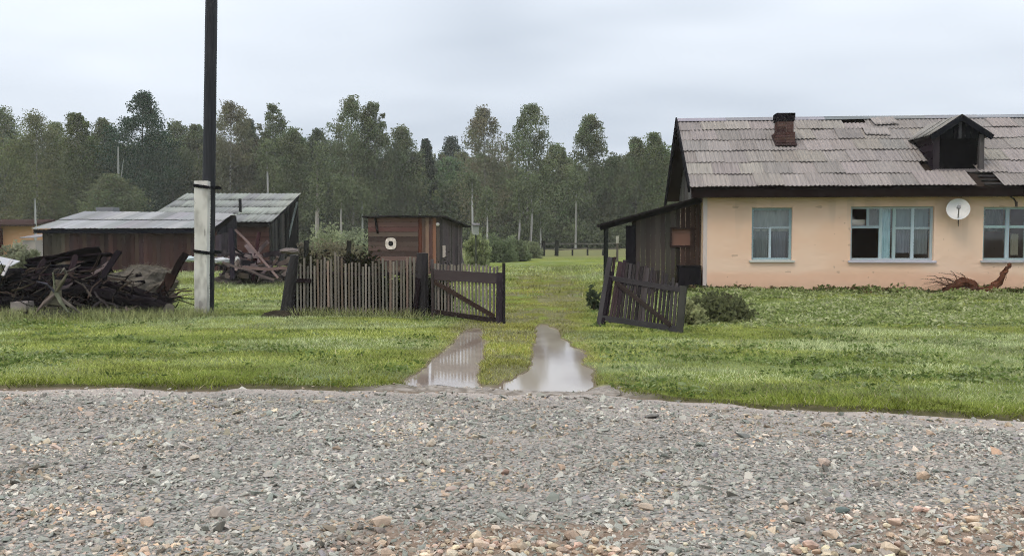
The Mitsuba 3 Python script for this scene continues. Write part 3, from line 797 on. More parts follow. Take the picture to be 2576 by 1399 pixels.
# satellite dish
sd = thing('satellite_dish', 'white satellite dish on the peach wall between two windows', 'satellite dish')
ds, dzz = HUV(2410, 528, -.30)
o = HM(ds, -.30, dzz); ax = -HB * .93 - HA * .30 + np.array([0, 0, .2]); ax /= np.linalg.norm(ax)
rr = np.linspace(0, .27, 9)
prof = [(r, .07 * (r / .27) ** 2) for r in rr] + [(.277, .072), (.277, .064)] + [(r, .07 * (r / .27) ** 2 - .012) for r in rr[::-1]]
put(sub(sd, 'reflector'), lathe(prof, o, ax, 36), 'white_metal', smooth=40)
piece(sd, 'feed_arm', tube([o - [0, 0, .25] + ax * .05, o - [0, 0, .17] + ax * .2, o + [0, 0, .0] + ax * .3], .014, 6), (.30, .30, .31))
piece(sd, 'feed_horn', tube([o + ax * .25, o + ax * .35], [.05, .045], 10), (.22, .22, .24))
piece(sd, 'bracket', tube([o - ax * .01, HM(ds + .02, -.1, dzz - .10), HM(ds + .02, .0, dzz - .10)], .02, 6), (.2, .2, .2))
piece(sd, 'cable', tube([o - [0, 0, .25] + ax * .05, HM(ds + .12, -.05, dzz - .42), HM(ds + .13, -.012, dzz - .30), HM(ds + .2, -.012, .9 + dzz - .4)], .008, 5), (.03, .03, .03))
ib = thing('wall_bracket', 'small dark broken iron bracket under the eave above the right window', 'bracket')
q = HUV(2542, 500); put(ib + '__arm', tint(tube([HM(q[0], 0, q[1] + .05), HM(q[0], -.2, q[1] - .02), HM(q[0] + .05, -.22, q[1] - .12)], .02, 6), (.04, .03, .03)))
put(ib + '__insulator', tint(tube([HM(q[0] + .05, -.22, q[1] - .1), HM(q[0] + .05, -.22, q[1] - .22)], [.035, .03], 8), (.08, .06, .05)))

# ------------------------------------------------------------------ lean-to beside the house
lt = thing('lean_to', 'dark plank lean-to with sloping roof against the left end of the house', 'shed')
def LX(u, v, b=.5): return HUV(u, v, b)
s_l, s_w = LX(1509, 560)[0], LX(1600, 560)[0]
zr, zl = LX(1762, 497)[1], LX(1509, 566)[1]
zroof = lambda s: zl + (zr - zl) * (s - s_l) / (-s_l)
hole = (LX(1690, 577), LX(1742, 618))
npl = 13
for k in range(npl):
    a = s_w + k * (-s_w - .02) / npl; b_ = a + (-s_w - .02) / npl - .005
    m_ = (a + b_) / 2
    col = [(.068, .057, .052), (.080, .068, .063), (.056, .046, .042)][k % 3] if m_ < -.55 else (.050, .032, .028)
    zs = [(-.1, zroof(m_) - .06)]
    if hole[0][0] < m_ < hole[1][0]:
        zs = [(-.1, hole[1][1]), (hole[0][1], zroof(m_) - .06)]
    for z0, z1 in zs:
        piece(lt, 'plank', hbox(a, b_, .5 + R.normal(0, .008), .53, z0, z1 + R.normal(0, .01)), col, jit=.25)
for k in range(16):          # side and rear boards
    b0 = .56 + k * .17
    piece(lt, 'plank', hbox(s_w, s_w + .025, b0, b0 + .16, -.1, zroof(s_w) - .1), (.04, .034, .034), jit=.25)
piece(lt, 'window_board', hbox(hole[0][0], hole[1][0], .56, .58, hole[1][1], hole[0][1]), (.20, .105, .085), label='reddish board closing the small window')
fx = [(hole[0][0] - .05, hole[0][0], hole[1][1], hole[0][1]), (hole[1][0], hole[1][0] + .05, hole[1][1], hole[0][1]), (hole[0][0] - .05, hole[1][0] + .05, hole[0][1], hole[0][1] + .05), (hole[0][0] - .05, hole[1][0] + .05, hole[1][1] - .05, hole[1][1])]
piece(lt, 'window_frame', cat([hbox(a, b_, .455, .485, z0, z1) for a, b_, z0, z1 in fx]), (.045, .028, .026))
piece(lt, 'door_leaf', hbox(LX(1600, 600)[0] - .28, LX(1600, 600)[0] - .02, .42, .46, .3, 1.95), (.012, .011, .014))
for k in range(9):            # the roof: boards side by side, running down the slope
    b0 = .22 + k * .36
    a0, a1 = HM(s_l - .05 + R.normal(0, .03), b0, zl - .02), HM(-.02, b0, zr)
    piece(lt, 'roof_board', beam(a0, a1, .35, .05, side=(0, 0, 1)), (.020, .017, .017), jit=.25)
piece(lt, 'rafter', beam(HM(s_l, .30, zl - .10), HM(-.02, .30, zr - .09), .08, .12, side=(0, 0, 1)), (.016, .015, .015))
sp = LX(1525, 560)[0]
piece(lt, 'post', beam(HM(sp, .32, -.2), HM(sp + .02, .32, zroof(sp) - .08), .07, .07), (.022, .025, .024))
piece(lt, 'post', beam(HM(sp, 3.0, -.2), HM(sp, 3.0, zroof(sp) - .08), .07, .07), (.022, .025, .024))
br = thing('wooden_bin', 'black wooden bin with a lid standing against the lean-to beside the house corner', 'bin')
bs0, bs1, bz = HUV(1708, 700, -.05)[0], HUV(1764, 700, -.05)[0], HUV(1740, 672, -.05)[1]
for k in range(4):
    a = bs0 + k * (bs1 - bs0) / 4
    piece(br, 'plank', hbox(a, a + (bs1 - bs0) / 4 - .012, -.05, -.02, .0, bz), (.013, .012, .014), jit=.2)
piece(br, 'body', hbox(bs0 + .005, bs1 - .01, -.017, .44, .0, bz - .01), (.012, .011, .013))
piece(br, 'lid', hbox(bs0 - .02, bs1 - .002, -.08, .46, bz + .003, bz + .035), (.02, .018, .02))

# ------------------------------------------------------------------ utility pole
up = thing('utility_pole', 'dark wooden utility pole strapped to a white concrete stub', 'utility pole')
p0, p1 = P(521, 790, 18.05), P(532, 0, 18.05)
d = (p1 - p0); pts = [p0 - d * .05, p0 + d * .3, p0 + d * .7, p0 + d * 1.0, p0 + d * 1.28]
put(sub(up, 'post'), tube(pts, [.135, .13, .122, .118, .11], 16, rough=.015), 'pole_wood', smooth=50)
a, b_ = P(508, 806, 17.80), P(509, 456, 17.80)
a[2] -= .25
st = beam(a, b_, .262, .19, side=(0, 1, 0), seg=8)
vv, ff = st; vv = vv + R.normal(0, .004, vv.shape)
zz = (vv[:, 2] - vv[:, 2].min()) / np.ptp(vv[:, 2]); vv[:, 0] = a[0] + (vv[:, 0] - a[0]) * (0.93 + .07 * zz)
put(sub(up, 'concrete_stub'), (vv, ff), 'concrete')
for v_, nb in ((474, 3), (638, 3)):
    c = P(513, v_, 17.8)
    for k in range(nb):
        loop = [c + [-.165, -.11, .03 + .02 * k], c + [.13, -.115, -.012 + .02 * k], c + [.245, .08, .0 + .02 * k], c + [.22, .38, .0 + .02 * k], c + [-.04, .38, .02 + .02 * k], c + [-.165, .1, .03 + .02 * k], c + [-.165, -.11, .031 + .02 * k]]
        piece(up, 'wire_strap', tube(loop, .012, 5), (.012, .012, .014))

# ------------------------------------------------------------------ picket fence and gates
FB, FBC = (.030, .021, .024), (.12, .105, .092)
fe = thing('picket_fence', 'weathered grey picket fence between two thick dark posts', 'fence')
fx0, fx1, FY = P(745, 780, 17.8)[0], P(1047, 780, 17.8)[0], 17.8
npk = 35
for k in range(npk):
    x = fx0 + (k + .5) * (fx1 - fx0) / npk + R.normal(0, .004)
    t = k / npk
    top = 1.13 + .05 * math.sin(t * 9) + R.normal(0, .04) + (.14 if k in (0, 11, 12) else 0) - (.1 if k in (3, 5) else 0)
    bot = .10 + (.05 if k > 10 else .12) * R.random() + float(height(x, FY)) * .5
    if k > 10: bot = .03
    w = R.uniform(.033, .044)
    lean = R.normal(0, .008)
    piece(fe, 'picket', beam((x, FY - .03, bot), (x + lean, FY - .03 + R.normal(0, .008), top), w, .018), (.165, .150, .132) if R.random() > .12 else (.19, .145, .12), jit=.25, hue=.02)
for z in (.89, .17):
    piece(fe, 'rail', beam((fx0 - .1, FY, z + .02), (fx1 + .05, FY, z), .035, .055, side=(0, 0, 1), seg=6, wob=.006), FB)
piece(fe, 'rail', beam((fx0 - .05, FY - .055, .76), (fx0 + .32, FY - .055, .75), .03, .08, side=(0, 0, 1)), (.02, .014, .016), label='short dark board nailed across the pickets')
piece(fe, 'post', tube([P(722, 806, 17.75), P(727, 740, 17.75), P(734, 690, 17.75), P(741, 642, 17.75)], [.17, .125, .105, .075], 10, rough=.05), (.012, .009, .011), mat='wetwood')
piece(fe, 'post', tube([P(1060, 812, 17.7), P(1061, 700, 17.7), P(1063, 637, 17.7)], [.15, .135, .12], 10, rough=.04), (.016, .012, .014), mat='wetwood')
piece(fe, 'prop', beam(P(1042, 803, 17.55), P(1053, 700, 17.55), .09, .09), (.018, .013, .016))
piece(fe, 'prop', beam(P(1090, 800, 17.7), P(1087, 652, 17.7), .06, .05), (.10, .09, .09))
em = thing('earth_mound', 'dark earth mound heaped at the foot of the leaning fence post', 'mound')
uu = np.linspace(0, 1, 14); m = trimesh.creation.icosphere(3); vv = np.array(m.vertices)
vv = vv * [.48, .3, .22] * (1 + .35 * (meshkit.fbm(vv * 3 + 5, 3, 3) - .5))[:, None]
c = P(712, 806, 17.65); vv = vv + [c[0], c[1], c[2] - .02]
put(em, tint((vv, np.array(m.faces)), (.035, .030, .022), fine=.25))

gt = thing('gate', 'open slatted gate leaf with a wide dark top board, hung on the thick middle post', 'gate')
g0, g1 = np.array([P(1092, 790, 17.62)[0], 17.62, 0]), np.array([P(1262, 815, 16.65)[0], 16.65, 0])
gd = (g1 - g0) / np.linalg.norm(g1 - g0); gn = np.array([gd[1], -gd[0], 0]); GL = np.linalg.norm(g1 - g0)
up3 = np.array([0, 0, 1.0])
for k in range(19):
    t = (k + .4) / 19 * (GL - .05)
    top = 1.14 - .04 * t + R.normal(0, .015) - (.04 if k < 8 else 0)
    q = g0 + gd * t
    piece(gt, 'picket', beam(q + up3 * (.10 - .05 * t / GL), q + gd * R.normal(0, .006) + up3 * top, R.uniform(.034, .046), .018, side=gn), (.18, .158, .137) if k < 14 else (.15, .138, .132), jit=.18)
G = lambda t, z, o: g0 + gd * t + up3 * z + gn * o
piece(gt, 'top_board', beam(G(-.02, .885, .03), G(GL - .02, .845, .03), .028, .20, side=(0, 0, 1)), (.042, .031, .031), mat='wetwood')
piece(gt, 'bottom_rail', beam(G(-.02, .15, .03), G(GL, .045, .03), .03, .09, side=(0, 0, 1)), (.03, .023, .023))
piece(gt, 'brace', beam(G(.06, .74, .055), G(GL - .14, .13, .055), .025, .085, side=(0, 0, 1)), (.045, .031, .027))
piece(gt, 'stile', beam(G(GL - .03, -.02, .036), G(GL - .01, .96, .036), .14, .035, side=gn), (.032, .025, .03))
piece(gt, 'stile', beam(G(GL + .05, .0, .0), G(GL + .05, 1.14, .0), .045, .04, side=gn), (.030, .025, .025))
piece(gt, 'stile', beam(G(.0, .08, .036), G(.0, 1.0, .036), .06, .035, side=gn), (.05, .043, .045))
piece(gt, 'bottom_board', beam(G(GL - .34, .03, .0), G(GL - .02, .02, .0), .028, .16, side=(0, 0, 1)), (.03, .025, .03))

g2 = thing('gate', 'sagging dark picket gate leaf leaning open in front of the lean-to', 'gate')
q0, q1 = np.array([P(1512, 822, 16.1)[0], 16.1, 0.0]), np.array([P(1716, 842, 14.95)[0], 14.95, 0.0])
hd = (q1 - q0) / np.linalg.norm(q1 - q0); hn = np.array([hd[1], -hd[0], 0]); L2 = np.linalg.norm(q1 - q0)
lean = np.array([.16, .10, 0])
K = lambda t, z, o=0.0: q0 + hd * t + up3 * z + hn * o + lean * z * (1 - .55 * t / L2)
DK = (.050, .043, .046)
for k in range(20):
    t = .10 + k * (L2 - .2) / 19
    top = 1.24 - .27 * t / L2 + R.normal(0, .03)
    if 15 < k: top = .85 + R.normal(0, .04)
    if k in (15,): top = 1.0
    piece(g2, 'picket', beam(K(t, .08), K(t + R.normal(0, .012), top), R.uniform(.052, .07) if k < 11 else R.uniform(.04, .054), .018, side=hn), DK if k > 3 else (.05, .035, .04), jit=.25)
for z0, z1, w, nm in ((.89, .72, .085, 'top_rail'), (.16, .06, .10, 'bottom_rail')):
    piece(g2, nm, beam(K(-.02, z0, .03), K(L2 + .02, z1, .03), .032, w, side=(0, 0, 1)), (.056, .051, .057))
piece(g2, 'brace', beam(K(.25, .80, .055), K(L2 - .2, .12, .055), .022, .08, side=(0, 0, 1)), (.045, .036, .034))
piece(g2, 'stile', beam(K(-.03, -.03, .035), K(.0, 1.26, .035), .10, .035, side=hn), (.062, .057, .062))
piece(g2, 'stile', beam(K(.06, -.03, .03), K(.09, 1.0, .03), .07, .035, side=hn), (.018, .014, .018))
piece(g2, 'stile', beam(K(L2 - .03, -.05, .035), K(L2 - .01, .80, .035), .12, .03, side=hn), (.055, .055, .048))

# ------------------------------------------------------------------ sheds
def planked(parent, o, a, n, length, z0, zfun, w, col, th=.03, jit=.2, horizontal=False, name='plank', cols=None, skip=None):
    """boards side by side on a wall from the corner o along a; n points outwards"""
    o, a, n = (np.asarray(x, float) for x in (o, a, n))
    if horizontal:
        k, z = 0, z0
        while z < zfun(length / 2) - .02:
            z1 = min(z + w - .012, zfun(length / 2))
            piece(parent, name, box(o + [0, 0, z] + n * (th * .2 * R.random()), a * length, -n * th, [0, 0, z1 - z]), col if cols is None else cols(k, z), jit=jit)
            z += w; k += 1
    else:
        m = max(1, int(round(length / w)))
        for k in range(m):
            t0 = k * length / m + .004; t1 = (k + 1) * length / m - .008
            zt = zfun((t0 + t1) / 2)
            piece(parent, name, box(o + a * t0 + [0, 0, z0] + n * (th * .25 * R.random()), a * (t1 - t0), -n * th, [0, 0, zt - z0 + R.normal(0, .012)]), col if cols is None else cols(k, 0), jit=jit)


# small red shed
sh_ = thing('shed', 'small reddish plank shed with a white ringed hole behind the picket fence', 'shed')
SR = math.radians(16)
sa, sb = np.array([math.cos(SR), -math.sin(SR), 0]), np.array([math.sin(SR), math.cos(SR), 0])
sc = P(1107, 690, 38.0); sc[2] = 0
SLn, SDp, SZ = 3.35, 2.9, 2.52
so = sc - sa * SLn
RED = (.115, .058, .053)
def shed_cols(k, z):
    return [(.090, .062, .058), (.108, .072, .066), (.10, .072, .068), (.135, .098, .09), (.078, .056, .053)][k % 5] if z < 1.75 else (.19, .105, .095)
planked(sh_, so, sa, -sb, 2.35, 0, lambda t: SZ - .02, .21, RED, horizontal=True, cols=shed_cols)
planked(sh_, so + sa * 2.36, sa, -sb, .98, 0, lambda t: SZ - .02, .16, RED, cols=lambda k, z: [(.16, .062, .045), (.125, .075, .062), (.19, .12, .10), (.095, .055, .05), (.17, .085, .06), (.11, .085, .078)][k % 6], jit=.25)
planked(sh_, so + sa * SLn, sb, sa, SDp, 0, lambda t: SZ - .03 - .11 * t, .19, (.085, .072, .076), jit=.28)
planked(sh_, so + sb * SDp, -sb, -sa, SDp, 0, lambda t: SZ - .33 + .11 * t, .2, (.05, .035, .035))
planked(sh_, so + sa * SLn + sb * SDp, -sa, sb, SLn, 0, lambda t: SZ - .37, .2, (.05, .035, .035))
rf_o = so - sa * .15 - sb * .3 + [0, 0, SZ]
for k in range(5):
    piece(sh_, 'roof_sheet', box(rf_o + sa * (k * .76) + [0, 0, .006 * (k % 2) + .012 * math.sin(k * 1.3)], sa * .77, sb * 3.6 + [0, 0, -.40], [0, 0, .055]), (.022, .019, .021), jit=.25)
q = P(993, 613, 39.0); tt_ = ((q - so) @ sa)
oc = so + sa * tt_ + [0, 0, q[2]] - sb * .012
t = np.arange(24) * 2 * np.pi / 24
ci_, co_ = .115, .255
def sq(r, e): return np.stack([np.sign(np.cos(t)) * np.abs(np.cos(t)) ** e * r, np.sign(np.sin(t)) * np.abs(np.sin(t)) ** e * r], 1)
pi_, po_ = sq(ci_, .9), sq(co_, .7)
ringv = np.vstack([oc + p2[:, :1] * sa + p2[:, 1:] * up3 - sb * d_ for p2, d_ in ((pi_, .03), (po_, .03), (po_, -.0), (pi_, -.0))])
rfaces = []
for j in range(4):
    for k in range(24):
        A, B = j * 24 + k, j * 24 + (k + 1) % 24; C, D = ((j + 1) % 4) * 24 + (k + 1) % 24, ((j + 1) % 4) * 24 + k
        rfaces += [[A, B, C], [A, C, D]]
piece(sh_, 'ring', (ringv, np.array(rfaces)), (.50, .47, .43), fine=.14, label='white painted ring round the hole')
piece(sh_, 'hole_cover', (np.vstack([oc - sb * .008 + pi_[:, :1] * sa + pi_[:, 1:] * up3, [oc - sb * .008]]), np.array([[k, (k + 1) % 24, 24] for k in range(24)])), (.02, .018, .02))
q = so + sa * (SLn - .08) + [0, 0, 2.2] - sb * .05
piece(sh_, 'lamp', lathe([(0.0, -.06), (.05, -.05), (.085, 0), (.06, .05), (.0, .07)], q, -sb, 12), (.62, .58, .53), label='small pale lamp at the corner')
piece(sh_, 'patch_board', box(P(1113, 648, 38.3) - [0, .06, 0], sa * .02 + sb * .30, [.02, -.03, 0], [0, 0, .52]), (.55, .47, .45), label='pale board on the side wall')
for u0, u1, v0 in ((1163, 1148, 655), (1152, 1160, 640)):
    pl = thing('pole', 'thin grey pole leaning on the right side of the small red shed', 'pole', 'poles leaning on the shed')
    put(pl, tint(tube([P(u0 + 12, 690, 39.6), P(u1, 600, 40.4)], [.03, .025], 6), (.16, .14, .14)))
piece(sh_, 'torn_board', box(so + sa * .42 + [0, 0, 1.82] - sb * .03, sa * .10, -sb * .02, [-.10, 0, .66]), (.018, .014, .015), label='dark torn strip near the left corner')

# long barn with bright metal roof, left
lb = thing('barn', 'long low dark barn with a pale metal roof behind the timber heap', 'barn')
e0, e1 = P(82, 577, 42.0), P(533, 576, 42.0); eave = e0[2]
rl, rr_ = P(215, 535, 45.4), P(586, 540, 45.4); rid = (rl[2] + rr_[2]) / 2
nsh = 11
for k in range(nsh):
    for j in range(2):
        A = lambda f_, g_: (e0 * (1 - f_) + e1 * f_) * (1 - g_) + (rl * (1 - f_) + rr_ * f_) * g_
        f0, f1, h0, h1 = k / nsh, (k + 1) / nsh, j / 2, (j + 1) / 2 + (.03 if j == 0 else 0)
        nn = 8; us = np.linspace(f0, f1 + .004, nn)
        lift = lambda g_: .03 + .015 * (k % 2) + (.05 if j else .02) - .03 * (g_ - h0)
        top = np.array([[A(u_, g_) + [0, 0, lift(g_) + .012 * math.cos(i_ * math.pi)] for i_, u_ in enumerate(us)] for g_ in (h0 - .02, h1)]).reshape(-1, 3)
        vv = np.vstack([top, top - [0, 0, .012]])
        ff = []
        for i_ in range(nn - 1):
            a_, b_, c_, d_ = i_, i_ + 1, nn + i_ + 1, nn + i_
            o_ = 2 * nn
            ff += [[a_, b_, c_], [a_, c_, d_], [a_ + o_, c_ + o_, b_ + o_], [a_ + o_, d_ + o_, c_ + o_], [a_ + o_, b_ + o_, b_], [a_ + o_, b_, a_]]
        piece(lb, 'roof_sheet', (vv, np.array(ff)), [(.285, .295, .305), (.25, .26, .265), (.33, .335, .345), (.275, .275, .29)][(k * 2 + j * 3 + k // 3) % 4], jit=.1, fine=.08, hue=.01)
wx0, wx1 = e0[0] + .25, e1[0] + .1
planked(lb, (wx0, 42.45, 0), (1, 0, 0), (0, -1, 0), wx1 - wx0, -.1, lambda t: eave - .12, .21, None, cols=lambda k, z: [(.058, .032, .033), (.068, .037, .036), (.050, .031, .032), (.060, .038, .033)][(k * 7) % 4] if 4 < k else (.066, .054, .046), jit=.2)
planked(lb, (wx1, 42.45, 0), (0, 1, 0), (1, 0, 0), 3.0, -.1, lambda t: eave - .1 + (rid - eave) * t / 3.2, .25, (.020, .019, .024))
planked(lb, (wx0, 45.4, 0), (0, -1, 0), (-1, 0, 0), 3.0, -.1, lambda t: rid - .2 - (rid - eave) * t / 3.2, .25, (.04, .03, .03))
piece(lb, 'eave_board', box((e0[0], 42.06, eave - .19), [e1[0] - e0[0], 0, 0], [0, .04, 0], [0, 0, .17]), (.010, .010, .018))
piece(lb, 'back_panel', box((wx0, 45.3, -.1), [wx1 - wx0, 0, 0], [0, .05, 0], [0, 0, rid]), (.03, .025, .025))
piece(lb, 'ridge_box', cbox(P(262, 530, 45.5) + [0, .4, 0], .9, .7, .34), (.24, .26, .28))

# taller barn behind
tb = thing('barn', 'taller reddish barn with a big grey sloping roof and a stovepipe', 'barn')
ty0, ty1 = 50.0, 57.0
tx1 = P(681, 560, ty0)[0]; tx0 = P(470, 500, ty1)[0]
te, tr = P(681, 560, ty0)[2], P(758, 489, ty1)[2]
nsh = 9
for k in range(nsh):
    for j in range(4):
        x0 = tx0 + (tx1 - tx0) * k / nsh; x1 = tx0 + (tx1 - tx0) * (k + 1) / nsh + .04
        g0_, g1_ = j / 4 - .01, (j + 1) / 4 + .015
        la, lb_ = .05 + .01 * ((k + j) % 2), .02 + .01 * ((k + j) % 2)
        o = np.array([x0, ty0 + (ty1 - ty0) * g0_, te + (tr - te) * g0_ + la]); q = np.array([x0, ty0 + (ty1 - ty0) * g1_, te + (tr - te) * g1_ + lb_])
        ed = (q - o); Lq = np.linalg.norm(ed); ed /= Lq
        put(sub(tb, 'roof_sheet'), corrugated(o, np.array([1., 0, 0]), ed, np.array([0, -.27, .96]), x1 - x0, Lq, pitch=.26, amp=.025, col=[(.25, .26, .255), (.285, .30, .285), (.23, .24, .24), (.30, .32, .295)][(3 * k + j * 5 + (k * j) % 3) % 4], rows=3))
planked(tb, (tx0 + .3, ty0 + .35, 0), (1, 0, 0), (0, -1, 0), tx1 - tx0 - .45, -.1, lambda t: te - .02, .26, None, horizontal=True, cols=lambda k, z: [(.075, .036, .034), (.088, .042, .038), (.066, .035, .034)][k % 3])
planked(tb, (tx1 - .15, ty0 + .38, 0), (0, 1, 0), (1, 0, 0), 3.2, -.1, lambda t: te - .05 + (tr - te) * t / 7, .3, (.042, .040, .040), jit=.3)
for yy in (ty0 + .4, ty0 + 2.2, ty0 + 4.3, ty1 - .3):
    zt = te + (tr - te) * (yy - ty0) / (ty1 - ty0) - .05
    piece(tb, 'post', beam((tx1 - .12, yy, -.1), (tx1 - .12, yy, zt), .13, .13), (.03, .028, .03))
piece(tb, 'brace', beam((tx1 - .1, ty0 + 4.3, 1.6), (tx1 - .1, ty1 - .4, 3.9), .10, .06), (.16, .17, .17))
piece(tb, 'gable_board', box((tx1 - .1, ty0 + .02, te - .22), [0, ty1 - ty0, tr - te], [.04, 0, 0], [0, 0, .22]), (.022, .022, .026))
piece(tb, 'eave_board', box((tx0, ty0 + .02, te - .24), [tx1 - tx0 - .02, 0, 0], [0, .05, 0], [0, 0, .24]), (.014, .011, .012))
piece(tb, 'back_panel', box((tx0 + .3, ty1 - .4, -.1), [tx1 - tx0 - .4, 0, 0], [0, .05, 0], [0, 0, tr - .2]), (.02, .02, .02))
q = P(605, 534, 52.2)
piece(tb, 'stovepipe', tube([q - [0, 0, .3], q + [-.02, 0, .78]], [.085, .085], 10), (.012, .013, .015))

# far cottage at the left edge
fc = thing('cottage', 'small orange walled cottage with a dark roof beyond the barn, far left', 'house')
fy = 60.0
c0, c1 = P(-60, 640, fy)[0], P(82, 640, fy)[0]
ze = P(40, 568, fy)[2]
ow = sub(fc, 'wall'); put(ow, tint(box((c0, fy, -.1), [c1 - c0, 0, 0], [0, 5, 0], [0, 0, ze + .1]), (.62, .33, .20), fine=.14))
put(sub(fc, 'wall'), tint(box((c0 - .1, fy - 1.2, -.1), [P(12, 600, fy)[0] - c0, 0, 0], [0, 1.15, 0], [0, 0, ze - .1]), (.08, .022, .022)))
rv = np.array([[c0 - .3, fy - 1.5, ze - .05], [c1 + .3, fy - .4, ze - .05], [c1 + .3, fy + 2.5, ze + .35], [c0 - .3, fy + 2.5, ze + .35]])
rv = np.vstack([rv, rv + [0, 0, .12]])
put(sub(fc, 'roof'), tint((rv, np.array([[0, 2, 1], [0, 3, 2], [4, 5, 6], [4, 6, 7], [0, 1, 5], [0, 5, 4], [1, 2, 6], [1, 6, 5], [2, 3, 7], [2, 7, 6], [3, 0, 4], [3, 4, 7]])), (.045, .028, .028)))
for u in (34, 60):
    w = sub(fc, 'window'); q = P(u, 632, fy - .03)
    put(w + '__frame', tint(cat([box(q + [0, -.02, 0], [.5, 0, 0], [0, .04, 0], [0, 0, .06]), box(q + [0, -.02, .5], [.5, 0, 0], [0, .04, 0], [0, 0, .06]), box(q + [0, -.02, .06], [.06, 0, 0], [0, .04, 0], [0, 0, .44]), box(q + [.44, -.02, .06], [.06, 0, 0], [0, .04, 0], [0, 0, .44])]), (.6, .57, .52)))
    put(w + '__pane', tint(box(q + [.06, .0, .06], [.38, 0, 0], [0, .02, 0], [0, 0, .44]), (.38, .35, .30)))
shd = thing('shed', 'low pale shed between the orange cottage and the long barn', 'shed')
q = P(60, 600, 55)
put(shd + '__wall', tint(box((P(57, 640, 55)[0], 55, -.1), [.8, 0, 0], [0, 1.6, 0], [0, 0, q[2]]), (.40, .36, .36), fine=.15))
put(shd + '__roof', tint(box((P(55, 640, 55)[0], 54.8, q[2]), [1.0, 0, .02], [0, 2, .2], [0, 0, .06]), (.33, .31, .32)))
wh = thing('roof_sheet', 'white sheet metal lying tilted behind the heap at the left edge', 'metal sheet')
put(wh, tint(box(P(-25, 660, 24), [.48, .1, -.12], [0, .5, .12], [0, 0, .02]), (.6, .62, .62), fine=.05))

# ------------------------------------------------------------------ timber heap, left
def board(u0, v0, Y0, u1, v1, Y1, w, t, col, label, group=None, name='board', catg='board', mat='vcol', rot=0.0, wob=.018):
    k = thing(name, label, catg, group)
    put(k, tint(beam(P(u0, v0, Y0), P(u1, v1, Y1), w, t, side=(0, 1, 0), rot=rot, seg=4, wob=wob), col, fine=.2), mat)


def log(u0, v0, Y0, u1, v1, Y1, r0, r1, col, label, group=None, name='log', catg='log', endcol=None, sides=11, bend=.012):
    a, b_ = P(u0, v0, Y0), P(u1, v1, Y1)
    n = 11; pts = [a + (b_ - a) * i_ / n + (R.normal(0, bend, 3) if 0 < i_ < n else 0) for i_ in range(n + 1)]
    k = thing(name, label, catg, group)
    m = tube(pts, np.linspace(r0, r1, n + 1), sides, rough=.10, cap=False)
    put(k + '__trunk', tint(m, col, fine=.35), 'vcol')
    for j, pnt, rr in ((0, 0, r0), (n, 1, r1)):
        ring = m[0][j * sides:(j + 1) * sides]
        vv = np.vstack([ring, [pts[j]]])
        put(sub(k, 'sawn_end'), tint((vv, np.array([[i_, (i_ + 1) % sides, sides] for i_ in range(sides)])), endcol or np.array(col) * 1.6, fine=.12))


HY = 18.6
# a collapsed dark board roof lying on the heap
cr = thing('collapsed_roof', 'collapsed black board roof lying on top of the timber heap', 'roof')
for k in range(15):
    t = k / 15
    a = P(28 + 30 * t, 742 - 92 * t, 18.4 + 2.4 * t); b_ = P(305 - 45 * t, 716 - 78 * t, 18.8 + 2.4 * t)
    cut = R.uniform(0, .22, 2) * (R.random(2) < .5); a, b_ = a + (b_ - a) * cut[0], b_ - (b_ - a) * cut[1]
    piece(cr, 'plank', beam(a + R.normal(0, .07, 3), b_ + R.normal(0, .09, 3), R.uniform(.14, .26), .03, side=(0, .5, .8), rot=R.normal(0, .25), seg=5, wob=.03), [(.008, .006, .008), (.012, .007, .009), (.006, .006, .008)][k % 3], jit=.3, fine=.25)
for u0, v0, u1, v1 in ((60, 745, 110, 655), (160, 740, 190, 645), (250, 740, 262, 650)):
    piece(cr, 'rafter', beam(P(u0, v0, 18.5), P(u1, v1, 20.4), .09, .09), (.02, .014, .016))
dmn = thing('debris_mound', 'dark mound of rotted timber and soil under the collapsed board roof', 'mound')
m = trimesh.creation.icosphere(4); vv = np.array(m.vertices)
vv = vv * [1.75, .9, .82] * (1 + .5 * (meshkit.fbm(vv * [3, 3, 5] + 2, 4, 8) - .5))[:, None]
c = P(130, 770, 20.0); vv = vv + [c[0], c[1], 0.05]
put(dmn, tint((vv, np.array(m.faces)), (.009, .008, .009), fine=.35))
hh = thing('hay_heap', 'flattened pale grey brown heap of old hay and rotten wood beside the concrete pole stub', 'hay heap')
m = trimesh.creation.icosphere(4); vv = np.array(m.vertices)
nn_ = meshkit.fbm(vv * [2.2, 2.2, 5] + 3, 4, 8) - .5
vv = vv * [.88, .8, .68] * (1 + .42 * nn_)[:, None]
c = P(338, 775, 19.3); vv = vv + [c[0], c[1], .30]; vv[:, 2] += .22 * (vv[:, 0] - c[0])
cc = np.array([.125, .112, .095]) * (1 + 1.1 * (meshkit.fbm(vv * [3, 3, 16], 3, 3) - .5))[:, None]
put(hh + '__mass', (vv, np.array(m.faces), np.clip(cc, .02, .5)))
rng = np.random.default_rng(55)
ii = rng.integers(0, len(vv), 5200); base_ = vv[ii]
d_ = rng.normal(size=(5200, 3)) * [1, .6, .35]; d_ /= np.linalg.norm(d_, axis=1, keepdims=True); w_ = np.cross(d_, rng.normal(size=(5200, 3))); w_ *= .006 / np.linalg.norm(w_, axis=1, keepdims=True)
L_ = rng.uniform(.06, .2, (5200, 1))
sv = np.stack([base_ - w_, base_ + w_, base_ + d_ * L_], 1).reshape(-1, 3)
put(hh + '__straw', (sv, np.arange(15600).reshape(-1, 3), np.repeat(np.array([.17, .155, .125]) * rng.uniform(.5, 1.4, (5200, 1)), 3, 0)), 'grass_blade')
labels[hh + '__straw'] = dict(kind='stuff', label='loose straw sticking out of the heap')
log(205, 728, 18.2, 425, 782, 17.5, .13, .15, (.013, .010, .012), 'thick black log slanting down to a pale sawn end beside the concrete stub', endcol=(.20, .18, .15))
